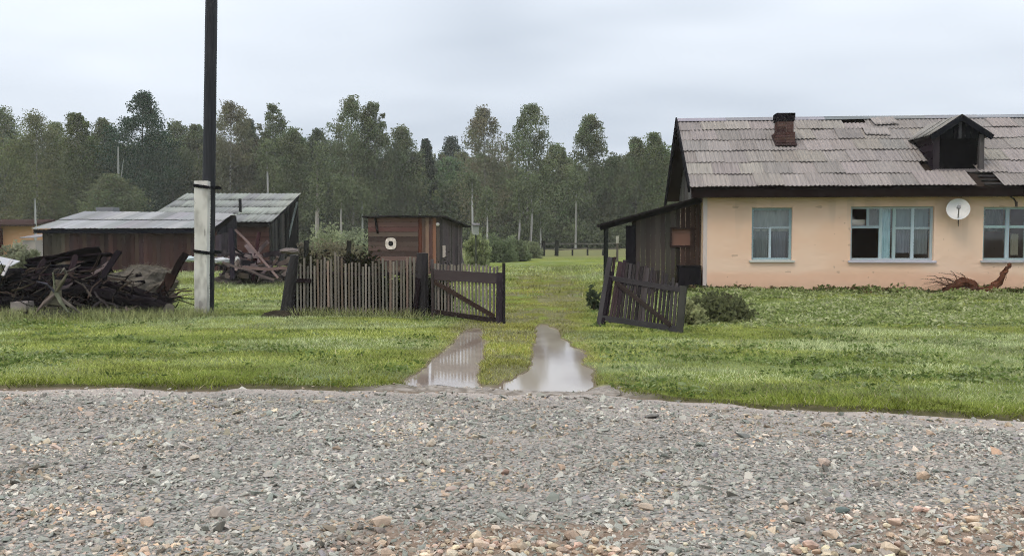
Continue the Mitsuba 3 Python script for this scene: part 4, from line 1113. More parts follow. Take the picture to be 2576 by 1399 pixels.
log(262, 712, 18.6, 420, 758, 18.0, .07, .09, (.009, .007, .008), 'thinner black log lying above the thick slanting log')
log(5, 765, 18.4, 205, 730, 18.4, .10, .12, (.010, .009, .011), 'black log lying level behind the splintered stump')
log(-60, 720, 18.9, 60, 690, 19.2, .15, .15, (.009, .008, .009), 'black log running out at the left edge of the heap')
board(403, 748, 18.3, 468, 638, 18.6, .13, .06, (.018, .013, .013), 'dark broken post leaning up and right beside the concrete stub', name='post', catg='post')
board(392, 770, 18.2, 432, 690, 18.4, .20, .07, (.024, .014, .012), 'short reddish brown plank standing behind the thick sawn log')
board(6, 694, 18.1, 30, 655, 18.3, .055, .03, (.42, .41, .40), 'short whitish stick slanting at the far left of the heap')
board(232, 690, 18.6, 292, 648, 18.9, .06, .03, (.16, .13, .12), 'thin grey lath poking up from the heap right of the collapsed roof')
board(230, 735, 18.2, 300, 632, 18.9, .12, .05, (.010, .008, .010), 'black plank rising to a point right of the collapsed roof')
for _ in range(34):
    u = R.uniform(-20, 330); v_ = R.uniform(700, 770); L = R.uniform(40, 120); a = R.normal(0, .45)
    board(u, v_, R.uniform(18.2, 19.2), u + L * math.cos(a), v_ + L * math.sin(a) * .5, R.uniform(18.2, 19.3), R.uniform(.06, .16), R.uniform(.025, .05), (.010, .008, .010), 'blackened board lying in the dark timber heap left of the pole', 'boards of the left heap', rot=R.normal(0, .5))
for _ in range(9):
    u = R.uniform(190, 320); v_ = R.uniform(765, 795); L = R.uniform(25, 60)
    board(u, v_, R.uniform(17.5, 17.9), u + L * R.choice([-1, 1]), v_ - R.uniform(10, 45), R.uniform(17.8, 18.4), R.uniform(.03, .07), .025, (.045, .04, .042), 'grey splintered lath at the foot of the heap', 'laths at the foot of the heap')
for u, v_, w, hg, lab in ((48, 775, 40, 42, 'pale grey concrete block under the left part of the heap'), (290, 790, 28, 24, 'small pale concrete block under the slanting black log'), (262, 778, 18, 14, 'broken whitish brick beside the small concrete block')):
    k = thing('concrete_block', lab, 'block'); o = P(u, v_, 17.9)
    m = trimesh.creation.box([px(w, 17.9), .3, px(hg, 17.9)]).subdivide().subdivide(); vv = np.array(m.vertices)
    vv = vv * (1 + .10 * (meshkit.noise(vv * 9 + u) - .5))[:, None] + [o[0], o[1] + .12, px(hg, 17.9) / 2 - .02]
    put(k, tint((vv, np.array(m.faces)), (.25, .22, .215), fine=.1))
sticks = []
for _ in range(210):
    u = R.uniform(-30, 440); hgt = np.interp(u, [-30, 60, 260, 300, 440], [60, 110, 105, 60, 45])
    v_ = 785 - R.random() * hgt; a = R.normal(0, .6) + (R.random() < .3) * 1.2; L = R.uniform(20, 75); Y = R.uniform(17.5, 19.2)
    p0_, p1_ = P(u, v_, Y), P(u + L * math.cos(a), v_ - L * math.sin(a) * .8, Y + R.normal(0, .4))
    md = (p0_ + p1_) / 2 + R.normal(0, .05, 3); r_ = R.uniform(.008, .022)
    sticks.append(tint(tube([p0_, md, p1_], [r_, r_ * .85, r_ * .5], 5, cap=False), [(.016, .012, .012), (.055, .041, .033), (.010, .009, .010), (.10, .085, .07)][R.choice(4, p=[.32, .34, .22, .12])], fine=.25))
put('brushwood', cat(sticks))
labels['brushwood'] = dict(kind='stuff', label='tangle of dark broken branches and sticks through the timber heap', category='brushwood')
# splintered stump with bare pale roots
sp_ = thing('stump', 'upturned splintered stump with pale bare roots in front of the heap', 'stump')
piece(sp_, 'trunk', tube([P(136, 768, 17.3), P(142, 735, 17.35), P(146, 705, 17.4)], [.15, .10, .06], 10, rough=.12), (.11, .095, .075), fine=.2)
for (u0, v0, u1, v1, u2, v2, r, c) in ((140, 740, 112, 762, 82, 798, .035, (0.145, 0.119, 0.109)), (140, 738, 155, 762, 172, 786, .035, (0.198, 0.185, 0.145)), (140, 735, 136, 705, 133, 686, .022, (0.224, 0.218, 0.158)), (143, 730, 158, 708, 168, 690, .03, (0.172, 0.152, 0.125)), (168, 692, 160, 676, 152, 688, .022, (0.145, 0.132, 0.119)), (142, 728, 170, 722, 182, 712, .035, (0.158, 0.132, 0.125)), (138, 735, 118, 715, 92, 708, .022, (.09, .09, .11)), (146, 745, 180, 770, 206, 792, .03, (.12, .11, .10))):
    piece(sp_, 'root', tube([P(u0, v0, 17.2), P(u1, v1, 17.1 + R.normal(0, .05)), P(u2, v2, 17.05 + R.normal(0, .08))], [r * 1.2, r, r * .5], 6, rough=.16), np.array(c) * .72, fine=.3)
m = trimesh.creation.icosphere(3); vv = np.array(m.vertices); vv = vv * [.42, .25, .20] * (1 + .5 * (meshkit.fbm(vv * 3, 3, 4) - .5))[:, None]
c = P(145, 800, 17.35); vv += [c[0], c[1], .03]
piece(sp_, 'root_plate', (vv, np.array(m.faces)), (.05, .047, .045), fine=.25)


def region_heap(n, rng):
    return rng.uniform(-9.6, -6.2, n), rng.normal(17.15, .22, n)


put('tall_grass', blades(1, 8, 9, .1, .2, .01, lawn_colour, rng) if False else (lambda x, y, r: (lambda n, z, h_, a, w, c: (np.stack([np.stack([x - w * np.cos(a), y - w * np.sin(a), z], -1), np.stack([x + w * np.cos(a), y + w * np.sin(a), z], -1), np.stack([x + r.normal(0, .5, n) * h_, y + r.normal(0, .3, n) * h_, z + h_], -1)], 1).reshape(-1, 3), np.arange(3 * n).reshape(n, 3), np.repeat(c, 3, 0)))(len(x), height(x, y) - .01, r.uniform(.08, .26, len(x)), r.uniform(0, 3.1, len(x)), r.uniform(.004, .009, len(x)), np.array([.28, .30, .14]) * r.uniform(.5, 1.5, (len(x), 1))))(*(lambda r: (np.concatenate([r.uniform(-10.2, -6.1, 3000), r.uniform(-4.4, -1.7, 1800), r.normal(-6.2, .25, 600), r.normal(-1.9, .2, 200)]), np.concatenate([r.normal(17.2, .3, 3000), r.normal(17.7, .12, 1800), r.normal(17.6, .15, 600), r.normal(17.5, .1, 200)]), r))(np.random.default_rng(91))), 'grass_blade')
labels['tall_grass'] = dict(kind='stuff', label='taller pale grass at the foot of the timber heap and fence', category='grass')

# ------------------------------------------------------------------ second heap, of broken planks, by the taller barn
dm2 = thing('debris_mound', 'low mound of grey rubbish and earth under the broken plank heap', 'mound')
m = trimesh.creation.icosphere(4); vv = np.array(m.vertices)
vv = vv * [1.25, .7, .62] * (1 + .7 * (meshkit.fbm(vv * [3, 3, 5] + 12, 4, 8) - .5))[:, None]
c = P(632, 700, 31.6); put(dm2, tint((vv + [c[0], c[1], .05], np.array(m.faces)), (.075, .062, .06), fine=.4))
for k in range(58):
    u = R.uniform(545, 715); v_ = R.uniform(642, 700); L = R.uniform(25, 80); a = R.normal(0, .8)
    dark = R.random() < .45
    board(u, v_, R.uniform(29.5, 31.5), u + L * math.cos(a) * R.choice([-1, 1]), min(v_ + L * math.sin(a) * .7, 705), R.uniform(29.5, 31.5), R.uniform(.08, .18), .03, (.035, .028, .032) if dark else (.16, .125, .125), 'dark rotten board in the broken plank heap by the taller barn' if dark else 'pinkish grey board in the broken plank heap by the taller barn', 'dark boards of the plank heap' if dark else 'pinkish boards of the plank heap', rot=R.normal(0, .4))
board(586, 702, 29, 581, 575, 29.2, .13, .11, (.028, .024, .034), 'dark upright post right of the utility pole beside the plank heap', name='post', catg='post')
board(652, 585, 31, 636, 706, 30, .12, .06, (.035, .016, .018), 'dark red post leaning before the taller barn wall', name='post', catg='post')
board(592, 578, 30.5, 700, 700, 29.5, .07, .04, (.17, .12, .115), 'long pinkish rail slanting down across the plank heap')
board(560, 660, 29, 690, 705, 28.6, .07, .04, (.11, .09, .085), 'long grey rail lying low in front of the plank heap')
board(610, 672, 29.5, 745, 678, 29.8, .10, .05, (.20, .14, .14), 'level pink board on the front of the plank heap')
pn = thing('fence_panel', 'dark board panel propped upright between the two barns', 'panel')
for k in range(5):
    u = 545 + k * 8
    piece(pn, 'plank', beam(P(u, 660, 33), P(u + 1, 592 - 2 * k, 33.2), .11, .03), (.040, .034, .042), jit=.2)
wb = thing('sack', 'white sack on the plank heap beside the dark upright post', 'sack')
m = trimesh.creation.icosphere(3); vv = np.array(m.vertices); vv = vv * [.10, .1, .2] * (1 + .5 * (meshkit.fbm(vv * 2.5, 3, 4) - .5))[:, None]
put(wb, tint((vv + P(597, 660, 30.2), np.array(m.faces)), (.50, .50, .52), fine=.1))
ws = thing('sack', 'crumpled bluish white sack behind the concrete stub', 'sack')
vv = np.array(m.vertices); vv = vv * [.34, .25, .10] * (1 + .8 * (meshkit.fbm(vv * 3, 3, 9) - .5))[:, None]
put(ws, tint((vv + P(558, 656, 29.8), np.array(m.faces)), (.42, .44, .47), fine=.1), smooth=True)
ws = thing('sack', 'bluish white sack showing left of the concrete stub', 'sack')
put(ws, tint((vv * .9 + P(478, 652, 29.8), np.array(m.faces)), (.46, .52, .54), fine=.1), smooth=True)
ro_ = thing('rock', 'pale boulder behind the leaning fence post', 'rock')
vv = np.array(m.vertices); vv = vv * [.34, .25, .10] * (1 + .5 * (meshkit.fbm(vv * 2, 3, 14) - .5))[:, None]
put(ro_, tint((vv + P(727, 632, 30), np.array(m.faces)), (.17, .15, .145), fine=.2))
for u, v0, v1, Y, lab in ((770, 605, 655, 34, 'dark crooked post behind the fence, left of the pale bush'), (878, 606, 665, 34, 'dark greenish post behind the fence, in front of the pale bush')):
    board(u - 2, v1 + 30, Y, u + 1, v0, Y, .16, .12, (.026, .028, .024), lab, name='post', catg='post')
board(845, 652, 34, 915, 662, 34, .22, .1, (.03, .022, .022), 'dark beam lying behind the picket fence below the bush', name='beam', catg='beam')
put('nettles', plants(8500, lambda n, r: (r.uniform(-4.6, -1.4, n), r.uniform(18.05, 19.6, n)), 0.72, 0.055, [[.022, .025, .012], [.030, .030, .017], [.033, .025, .018], [.016, .017, .011]], np.random.default_rng(88)), 'leaf')
labels['nettles'] = dict(kind='stuff', label='dark rank weeds growing behind the picket fence', category='weeds')
# an earth heap behind the fence
rng = np.random.default_rng(15)


# ------------------------------------------------------------------ foliage builders
def clump_leaves(cen, rad, per, size, cols, rng, flat=1.0):
    n = len(cen)
    c = np.repeat(cen, per, 0) + np.clip(rng.normal(size=(n * per, 3)), -1.5, 1.5) * np.repeat(rad, per)[:, None] * [1, 1, flat]
    d = rng.normal(size=(n * per, 3)); d /= np.linalg.norm(d, axis=1, keepdims=True)
    s = np.cross(d, rng.normal(size=(n * per, 3))); s /= np.linalg.norm(s, axis=1, keepdims=True)
    L = size * rng.uniform(.6, 1.4, n * per)[:, None]
    v = np.stack([c - d * L * .6 - s * L * .45, c - d * L * .3 + s * L * .55, c + d * L * .75], 1).reshape(-1, 3)
    cc = np.repeat(cols, per, 0) * rng.uniform(.88, 1.12, (n * per, 1))
    return v, np.arange(3 * n * per).reshape(-1, 3), np.repeat(cc, 3, 0)


BIRCH, DARKG, OLIVE = np.array([.165, .200, .108]), np.array([.062, .100, .062]), np.array([.20, .22, .105])


def tree(base, H, W, kind, rng, airy=0.0, clumps=70, per=70, leaf=.30, lowest=.12, col=None):
    """(trunk, crown): trunk with limbs, and clumps of leaves about them"""
    base = np.asarray(base, float)
    bend = rng.normal(0, .02 * H, 2)
    tp = lambda t: base + np.array([bend[0] * t * t, bend[1] * t * t, H * t])
    r0 = .009 * H + .03
    ts = np.linspace(-.02, .97, 9)
    trunk = [tube([tp(t) for t in ts], np.interp(ts, [0, 1], [r0, .025]), 6)]
    if kind == 'birch':
        prof = lambda t: np.interp(t, [0, lowest, .30, .55, .78, .92, 1], [.3, .8, 1.0, 1, .82, .52, .16])
    elif kind == 'airy':
        prof = lambda t: np.interp(t, [0, lowest, .30, .50, .62, .8, .93, 1], [.3, .8, 1.1, 1.05, .98, .80, .50, .14])
    elif kind == 'conifer':
        prof = lambda t: np.interp(t, [0, lowest, .25, .55, .75, .9, 1], [.5, .85, 1, .92, .72, .32, .05])
    else:
        prof = lambda t: np.interp(t, [0, lowest, .35, .65, .85, 1], [.3, .8, 1, .9, .6, .15])
    t = lowest + (1 - lowest) * rng.random(clumps) ** .78
    if airy:
        top = t > .58
        keep = ~(top & (rng.random(clumps) < airy)); t = t[keep]
    n = len(t)
    a = rng.uniform(0, 2 * np.pi, n); rad = prof(t) * W / 2 * np.sqrt(rng.uniform(.08, 1.0, n))
    lump = 1 + .45 * (meshkit.noise(np.stack([np.cos(a) * 1.5, np.sin(a) * 1.5, t * 6], -1) + base[:1] * 3.3, 2) - .5) * 2
    rad = rad * lump
    cen = np.array([tp(x) for x in t]) + np.stack([np.cos(a) * rad, np.sin(a) * rad, -.10 * rad], -1)
    for k in rng.choice(n, min(n, 26), replace=False):
        t0 = max(.05, t[k] - .10)
        trunk.append(tube([tp(t0), (tp(t0) + cen[k]) / 2 + [0, 0, .04 * H * .3], cen[k]], [.012 * H * .28, .03, .012], 4, cap=False))
    col = (BIRCH if kind in ('birch', 'airy') else DARKG) if col is None else np.asarray(col)
    cols = col * rng.uniform(.82, 1.22) * (1 + rng.normal(0, .13, (n, 1))) * (1 + rng.normal(0, .05, (n, 3)))
    cr = np.clip(W * .125, .4, 1.1) * rng.uniform(.45, 1.25, n) * np.interp(t, [.55, .95], [1, .5])
    crown = clump_leaves(cen, cr, per, leaf, cols, rng, flat=.8 if kind == 'conifer' else 1.15)
    return cat(trunk), crown


def tree_thing(u, vtop, Y, wpx, kind, label, catg='tree', group=None, name=None, seed=0, trunkmat='bark', **kw):
    rng = np.random.default_rng(1000 + seed)
    p = P(u, 620, Y); z0 = float(height(p[0], p[1]))
    H = P(u, vtop, Y)[2] - z0
    tr_, cr_ = tree((p[0], p[1], z0), H, px(wpx, Y), kind, rng, **kw)
    k = thing(name or ('pine_tree' if kind == 'conifer' else 'birch_tree'), label, catg, group)
    if trunkmat == 'bark': put(sub(k, 'trunk'), tr_, 'bark')
    else: put(sub(k, 'trunk'), tint(tr_, (.05, .042, .036)))
    put(sub(k, 'crown'), cr_, 'leaf')
    return k


SK = [  # u, top, Y, width, kind, label, extra
    (18, 278, 132, 105, 'birch', 'rounded grey green birch at the left edge of the wood', {}),
    (95, 292, 128, 130, 'birch', 'broad pale birch second from the left edge of the wood', dict(col=OLIVE)),
    (150, 318, 140, 90, 'birch', 'short birch in the dip left of the narrow columnar birch', {}),
    (208, 288, 126, 82, 'birch', 'narrow columnar birch left of the big dark tree', dict(col=[.15, .185, .085])),
    (283, 450, 114, 120, 'birch', 'short broad birch standing in front of the bare white snag', dict(col=[.15, .175, .10])),
    (272, 305, 134, 80, 'birch', 'slim pale birch touching the left side of the big dark tree', {}),
    (362, 243, 130, 185, 'conifer', 'big dark green tree with a pointed top, tallest at left', dict(col=[.040, .072, .046], clumps=230, per=125, leaf=.21)),
    (455, 312, 142, 90, 'birch', 'low birch on the right shoulder of the big dark tree', {}),
    (505, 318, 136, 80, 'birch', 'birch just left of the utility pole', {}),
    (580, 264, 132, 115, 'birch', 'brownish green birch just right of the utility pole', dict(col=[.165, .165, .105])),
    (640, 305, 140, 70, 'conifer', 'small dark fir in the gap right of the brownish birch', dict(col=[.09, .115, .07])),
    (692, 268, 133, 82, 'airy', 'birch with a loose rounded top above the grey barn roof', dict(airy=.15)),
    (742, 330, 126, 100, 'birch', 'low rounded birch right of the barn roof peak', {}),
    (800, 332, 136, 80, 'birch', 'low dark birch in the dip before the tall double birch', dict(col=[.11, .14, .085])),
    (890, 256, 130, 120, 'airy', 'tall wide birch with a ragged crown left of centre', dict(airy=.1, clumps=190)),
    (948, 268, 131, 78, 'airy', 'birch leaning out with a bare side limb beside the tall wide birch', dict(airy=.12)),
    (1015, 325, 135, 90, 'birch', 'low bushy birch right of the tall wide birch', {}),
    (1068, 352, 142, 55, 'conifer', 'small dark pointed fir in the lowest stretch of the skyline', dict(col=[.075, .10, .07])),
    (1130, 352, 165, 120, 'conifer', 'bluish dark fir far back in the lowest stretch of the skyline', dict(col=[.07, .095, .075])),
    (1222, 280, 131, 108, 'airy', 'thin birch with a brownish open crown above the small red shed', dict(airy=.12, col=[.175, .175, .11])),
    (1326, 268, 130, 98, 'airy', 'thin birch with an open spiky crown near the middle of the skyline', dict(airy=.15)),
    (1395, 372, 128, 90, 'birch', 'low birch between the two thin open birches', {}),
    (1482, 296, 131, 90, 'airy', 'thin birch with an open top left of the house', dict(airy=.1)),
    (1540, 398, 134, 90, 'birch', 'low birch right of the thin open birch', {}),
    (1600, 355, 130, 80, 'birch', 'rounded birch left of the gable of the house', {}),
    (1655, 345, 128, 90, 'birch', 'birch right beside the gable end of the house', dict(col=[.16, .20, .09])),
    (1720, 350, 134, 90, 'birch', 'birch half hidden behind the edge of the house roof', {}),
]
for n_, (u, vt, Y, w, kind, lab, ex_) in enumerate(SK):
    tree_thing(u, vt, Y, w * 1.18, kind, lab, seed=n_, trunkmat='bark' if kind != 'conifer' else 'dark', **{**dict(clumps=165, per=118, leaf=.195), **ex_})
for n_ in range(12):          # seen over the roof line or past the frame from a step aside
    u = (-330, -240, -150, -70, 1800, 1950, 2080, 2230, 2380, 2520, 2660, 2800)[n_]
    tree_thing(u, 330 + 12 * (n_ % 4), 136, 100, 'birch', 'birch beyond the side of the view' if n_ < 4 else 'birch of the wood hidden behind the house', group='birches left of the view' if n_ < 4 else 'birches behind the house', seed=60 + n_, clumps=45, per=40, leaf=.4)
YB = ['slim white birch stem above the pale bush left of the red shed', 'slim white birch stem close to the left edge of the red shed roof', 'slim white birch stem left one of the pair right of centre', 'slim white birch stem leaning, right one of the pair right of centre', 'short white birch stem behind the rail fence, left of its two big posts', 'slim birch stem above the grey roof of the taller barn', 'slim birch stem in the dark right of the barn roof peak', 'slim birch stem behind the rail fence, towards the lean-to', 'thin birch stem just right of the small grey bird house', 'thin birch stem just right of the taller barn gable', 'thin birch stem right behind the bird house']
# the bare snag and pale trunks that stand out
for u, vt, vb, w, lab, Y in ((297, 370, 560, 9, 'bare white birch snag before the big dark tree', 118), (88, 500, 600, 7, 'bare pale leaning stem behind the left end of the long barn', 60)):
    k = thing('dead_tree', lab, 'tree')
    a, b_ = P(u - 2, vb, Y), P(u, vt, Y); a[2] = 0
    put(sub(k, 'trunk'), tint(tube([a, (a + b_) / 2 + [.05, 0, 0], b_], [px(w, Y) * .55, px(w, Y) * .45, px(w, Y) * .2], 7), (.33, .33, .31), fine=.25))
    if vt < 400:
        put(sub(k, 'branch'), tint(tube([(a + b_) / 2, P(u + 14, 400, Y)], [.09, .03], 5), (.34, .34, .32)))
for n_, (u, vt, vb, Y) in enumerate([(860, 545, 610, 117), (912, 560, 612, 119), (1304, 560, 612, 116), (1334, 545, 608, 115), (1362, 590, 612, 118), (675, 452, 560, 118), (800, 480, 560, 119), (1448, 540, 608, 120), (1225, 575, 612, 114), (795, 560, 612, 117), (1190, 520, 600, 121)]):
    k = thing('young_birch', YB[n_], 'tree')
    a, b_ = P(u, vb, Y), P(u + R.normal(0, 3), vt, Y); a[2] = float(height(a[0], a[1])) - .1
    top = b_ + [R.normal(0, .2), 0, 4.5]
    put(sub(k, 'trunk'), tint(tube([a, b_, top], [.17, .13, .03], 6), (.30, .30, .28), fine=.25))
    rg = np.random.default_rng(300 + n_)
    cen = b_ + (top - b_) * rg.uniform(.3, 1.1, 16)[:, None] + rg.normal(0, .55, (16, 3)) * [1, .4, 1]
    put(sub(k, 'crown'), clump_leaves(cen, np.full(16, .45), 36, .28, np.tile(BIRCH * .9, (16, 1)) * rg.uniform(.8, 1.2, (16, 1)), rg), 'leaf')

# the mass of the wood behind
rg = np.random.default_rng(404)
BU = [-1400, 0, 250, 450, 500, 750, 1000, 1060, 1120, 1200, 1400, 1560, 1620, 1690, 2576, 3500]
BVt = [330, 310, 328, 325, 340, 352, 350, 372, 378, 372, 392, 408, 385, 368, 350, 340]
parts, trunks = [], []
for row, (Y, n) in enumerate(((138, 74), (150, 74), (165, 72), (182, 66))):
    for k in range(n):
        u = -1000 + (k + rg.random()) * 4300 / n
        Yk = Y + rg.normal(0, 3)
        vt = np.interp(u, BU, BVt) + rg.uniform(2, 55) + 6 * (3 - row) - 2
        p = P(u, 620, Yk); z0 = float(height(p[0], p[1]))
        H = P(u, vt, Yk)[2] - z0
        tr_, cr_ = tree((p[0], p[1], z0), H, rg.uniform(6, 9), 'birch' if rg.random() < .75 else 'other', rg, clumps=58, per=46 if row < 2 else 26, leaf=.38 if row < 2 else .5, lowest=.08, col=BIRCH * rg.uniform(.55, 1.15) * (1 + rg.normal(0, .05, 3)))
        parts.append(cr_); trunks.append(tr_)
put('forest__foliage', cat(parts), 'leaf'); put('forest__trunks', cat(trunks), 'bark')
labels['forest'] = dict(kind='stuff', label='dense green wood closing the far side of the meadow', category='wood')
# undergrowth along the foot of the wood
cen = []
for k in range(1150):
    u = rg.uniform(-420, 2900) if k < 900 else rg.uniform(1330, 1720); Y = rg.uniform(121, 136); p = P(u, 620, Y); cen.append([p[0], p[1], float(height(p[0], p[1])) + abs(rg.normal(0, 1.3))])
cen = np.array(cen)
put('undergrowth', clump_leaves(cen, rg.uniform(.6, 1.4, 1150), 70, .36, np.array([.12, .145, .08]) * rg.uniform(.6, 1.35, (1150, 1)), rg, flat=.8), 'leaf')
labels['undergrowth'] = dict(kind='stuff', label='dark bushes and saplings filling the foot of the wood', category='undergrowth')


def shrub(u, vtop, Y, w, col, label, group=None, seed=0, leaf=.11, per=60, n=70, depth=.7, low=0.0, cone=0.0):
    rg = np.random.default_rng(700 + seed)
    p = P(u, 660, Y); z0 = float(height(p[0], p[1])); H = P(u, vtop, Y)[2] - z0; W = px(w, Y)
    d = rg.normal(size=(n, 3)); d[:, 2] = np.abs(d[:, 2]); d /= np.linalg.norm(d, axis=1, keepdims=True)
    cen = np.array([p[0], p[1], z0]) + d * [W / 2, W / 2 * depth, H * 1.0] * rg.uniform(.5, 1.05, (n, 1))
    cen += rg.normal(0, .04 * W, (n, 3)) * [1, 1, .5]
    if cone:
        rho = np.clip(np.hypot(cen[:, 0] - p[0], cen[:, 1] - p[1]) / (W / 2), 0, 1)
        cen[:, 2] = z0 + rg.uniform(.05, 1, n) * H * (1 - rho) ** cone + .03
    k = thing('shrub', label, 'bush', group)
    cols = np.asarray(col) * rg.uniform(.72, 1.28, (n, 1))
    put(sub(k, 'foliage'), clump_leaves(cen, np.full(n, .10 * W), per, leaf, cols, rg), 'leaf')
    st_ = [tube([[p[0], p[1], z0 - .05], (cen[j] + [p[0], p[1], z0]) / 2, cen[j]], [.03, .02, .008], 4, cap=False) for j in range(0, n, 6)]
    put(sub(k, 'stems'), tint(cat(st_), (.07, .055, .04)))


shrub(822, 577, 48, 120, (.34, .38, .23), 'large pale green rounded bush left of the small red shed', seed=1, n=90)
shrub(895, 586, 47, 95, (.29, .33, .21), 'pale bush squeezed against the left wall of the small red shed', seed=2)
shrub(845, 610, 43, 130, (.20, .185, .12), 'low brownish bush in front of the large pale green bush', seed=3)
shrub(765, 622, 44, 70, (.16, .145, .11), 'small brown bush between the taller barn and the pale bushes', seed=4)
shrub(1200, 590, 52, 60, (.29, .33, .17), 'yellowish green bush just right of the small red shed', seed=5)
shrub(1252, 598, 60, 85, (.16, .20, .11), 'dark green bush in the meadow right of the yellowish bush', seed=6)
shrub(1300, 606, 62, 60, (.19, .225, .13), 'smaller green bush beside the dark meadow bush', seed=7)
shrub(1335, 612, 70, 50, (.21, .24, .14), 'lowest bush at the start of the far rail fence', seed=8)
shrub(45, 618, 40, 80, (.24, .25, .17), 'grey green weedy bush below the orange cottage', seed=9)
shrub(75, 640, 34, 60, (.20, .215, .14), 'small weedy bush before the left end of the long barn', seed=10)
shrub(1496, 712, 19.5, 44, (.06, .08, .045), 'small dark plant left of the sagging gate leaf', seed=11, leaf=.06, per=22, n=18)
shrub(1808, 742, 16.9, 175, (.14, .155, .075), 'low dark green brush heap right of the sagging gate', seed=12, leaf=.075, per=42, n=95, cone=.9)
shrub(1742, 752, 16.3, 62, (.34, .36, .19), 'pale leafy weed clump between the sagging gate and the brush heap', seed=13, leaf=.055, per=40, n=50, cone=.7)
shrub(1812, 740, 18.6, 62, (.075, .065, .04), 'small dead brown bush at the corner of the house', seed=14, leaf=.05, per=50, n=40)

# far rail fence across the meadow
rf_ = thing('rail_fence', 'old dark rail fence across the far meadow', 'fence')
for u, Y in ((1322, 78), (1366, 78), (1400, 78), (1440, 79), (1478, 80), (1516, 80)):
    big = u in (1366, 1400)
    a = P(u, 645, Y); a[2] = float(height(a[0], a[1])) - .1
    piece(rf_, 'post', beam(a, a + [R.normal(0, .05), 0, 1.45 if big else 1.05], .34 if big else .14, .2), (.026, .028, .024))
for v_ in (614, 628):
    for u0, u1 in ((1322, 1400), (1400, 1478), (1478, 1560)):
        piece(rf_, 'rail', beam(P(u0, v_ + R.normal(0, 2), 78.2), P(u1, v_ + R.normal(0, 2), 79.5), .05, .11, side=(0, 0, 1)), (.12, .115, .10))
for u, v_, Y, lab in ((1553, 605, 60, 'white topped stake in the meadow seen under the lean-to roof edge'), (1608, 604, 62, 'white topped stake seen beyond the open lean-to')):
    k = thing('marker_post', lab, 'post'); a = P(u, v_, Y)
    put(k + '__stake', tint(beam((a[0], a[1], float(height(a[0], a[1])) - .1), a + [0, 0, -.2], .14, .12), (.10, .09, .08))); put(k + '__white_cap', tint(beam(a + [0, 0, -.2], a + [0, 0, .3], .18, .15), (.36, .36, .34)))
k = thing('bird_house', 'small grey bird house on a post right of the small red shed', 'bird house')
a = P(1197, 590, 50); z0 = float(height(a[0], a[1]))
put(k + '__post', tint(beam((a[0], a[1], z0 - .1), a + [0, 0, -.02], .10, .08), (.05, .055, .045)))
put(k + '__body', tint(box(a + [-.17, -.15, -.02], [.34, 0, 0], [0, .3, 0], [0, 0, .5]), (.22, .22, .21)))
put(k + '__roof', tint(box(a + [-.22, -.22, .485], [.44, 0, .0], [0, .44, .10], [0, 0, .05]), (.15, .15, .15)))

# ------------------------------------------------------------------ uprooted branch by the house wall
ub = thing('uprooted_branch', 'reddish brown uprooted branch heap below the right window with one limb raised', 'branch')
BR = (.085, .038, .024)
def at_wall(u, v, b=-.55): 
    s, z = HUV(u, v, b); return HM(s, b, z)
def crooked(pts, rad, n=14, amp=.03):
    pts = np.array(pts); t = np.linspace(0, len(pts) - 1, n); i0 = np.arange(len(pts))
    q = np.stack([np.interp(t, i0, pts[:, k]) for k in range(3)], -1)
    q[1:-1] = (q[:-2] + 2 * q[1:-1] + q[2:]) / 4 + R.normal(0, amp, (n - 2, 3))
    return tube(q, np.interp(t, i0, rad) * (1 + R.normal(0, .10, n)), 9, rough=.14)


piece(ub, 'limb', crooked([at_wall(2440, 745), at_wall(2470, 742), at_wall(2500, 724), at_wall(2516, 700), at_wall(2532, 676), at_wall(2540, 664)], [.16, .14, .10, .075, .06, .045], amp=.018), (.10, .045, .025), fine=.3)
piece(ub, 'limb', crooked([at_wall(2352, 748, -.5), at_wall(2385, 728, -.5), at_wall(2420, 712, -.5), at_wall(2448, 716, -.5), at_wall(2470, 745, -.5)], [.05, .08, .13, .14, .12]), BR, fine=.3)
piece(ub, 'limb', crooked([at_wall(2440, 735, -.7), at_wall(2480, 738, -.7), at_wall(2520, 742, -.7), at_wall(2556, 748, -.7)], [.12, .1, .09, .05]), (.06, .03, .02), fine=.3)
m = trimesh.creation.icosphere(3); vv = np.array(m.vertices); vv = vv * [.55, .35, .26] * (1 + .6 * (meshkit.fbm(vv * 3 + 9, 3, 4) - .5))[:, None]
c = at_wall(2430, 745, -.5); piece(ub, 'root_ball', (vv + c, np.array(m.faces)), (.06, .032, .020), fine=.25)
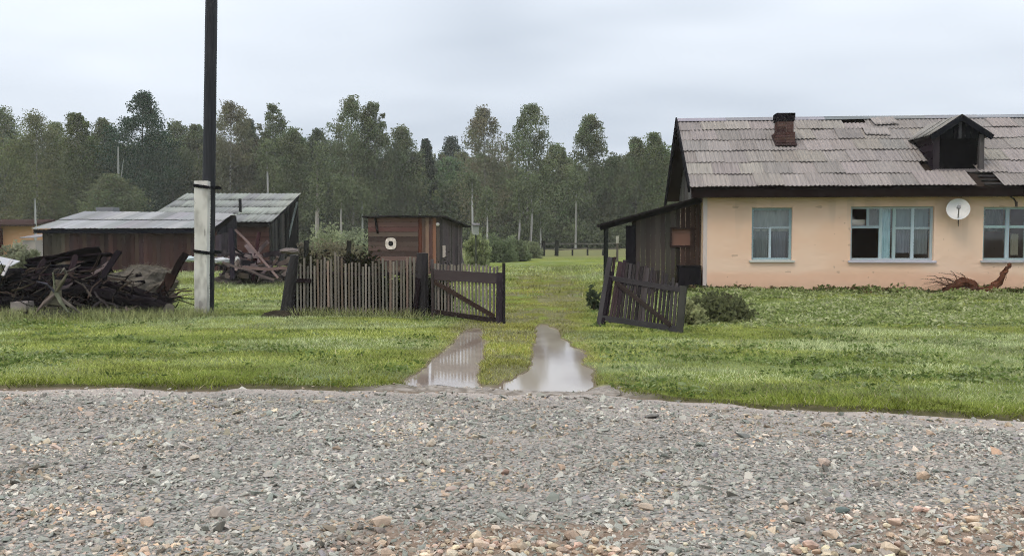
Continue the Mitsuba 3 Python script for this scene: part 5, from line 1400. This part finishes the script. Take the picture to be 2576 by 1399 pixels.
for k in range(26):
    u0, v0 = R.uniform(2370, 2470), R.uniform(705, 725); u1, v1 = u0 - R.uniform(20, 85), v0 - R.uniform(-15, 28)
    piece(ub, 'twig', tube([at_wall(u0, v0, -.5), at_wall((u0 + u1) / 2, (v0 + v1) / 2 - 6, -.55), at_wall(u1, v1, -.6)], [.012, .008, .004], 4, cap=False), (.13, .075, .05))
piece(ub, 'twig', tube([at_wall(2530, 678), at_wall(2531, 700), at_wall(2529, 706)], [.012, .008, .004], 4), (.12, .07, .05))
for u, v_, w, lab in ((2445, 748, 22, 'small greyish white rag lying at the left side of the uprooted branch'), (2486, 742, 30, 'white torn rag lying under the raised limb of the branch')):
    k = thing('rag', lab, 'rag'); p = at_wall(u, v_, -.75); r_ = px(w, 22.5) / 2
    m = trimesh.creation.icosphere(2); vv = np.array(m.vertices) * [r_, .08, r_ * .5]; vv = vv * (1 + .8 * (meshkit.fbm(vv * 18 + u, 2, 4) - .5))[:, None]
    put(k, tint((vv + p, np.array(m.faces)), (.62, .62, .62), fine=.05), smooth=True)
for u, w in ((2318, 60), (2110, 50), (1960, 46), (2560, 50)):
    k = thing('soil_clod', 'brown overgrown soil clod at the foot of the house wall', 'soil', 'soil clods along the wall')
    p = at_wall(u, 740, -.25); r_ = px(w, 23) / 2
    m = trimesh.creation.icosphere(3); vv = np.array(m.vertices) * [r_, .22, .14]; vv = vv * (1 + .7 * (meshkit.fbm(vv * 7 + u, 3, 4) - .5))[:, None]
    vv[:, 2] += .10 + p[2] * 0; vv[:, :2] += p[:2]
    put(k, tint((vv, np.array(m.faces)), (.07, .055, .032), fine=.3))

# ------------------------------------------------------------------ damp air
scene['damp_air'] = {'type': 'homogeneous', 'albedo': {'type': 'rgb', 'value': [0.95, 0.955, 0.96]}, 'sigma_t': {'type': 'rgb', 'value': 0.00048}}
scene['camera']['medium'] = {'type': 'ref', 'id': 'damp_air'}
scene['haze'] = {'type': 'cube', 'to_world': T().translate([0, 400, 12]).scale([1700, 2300, 19]), 'bsdf': {'type': 'null'}, 'interior': {'type': 'ref', 'id': 'damp_air'}}
labels['haze'] = dict(kind='stuff', label='thin damp air over the whole village', category='haze')
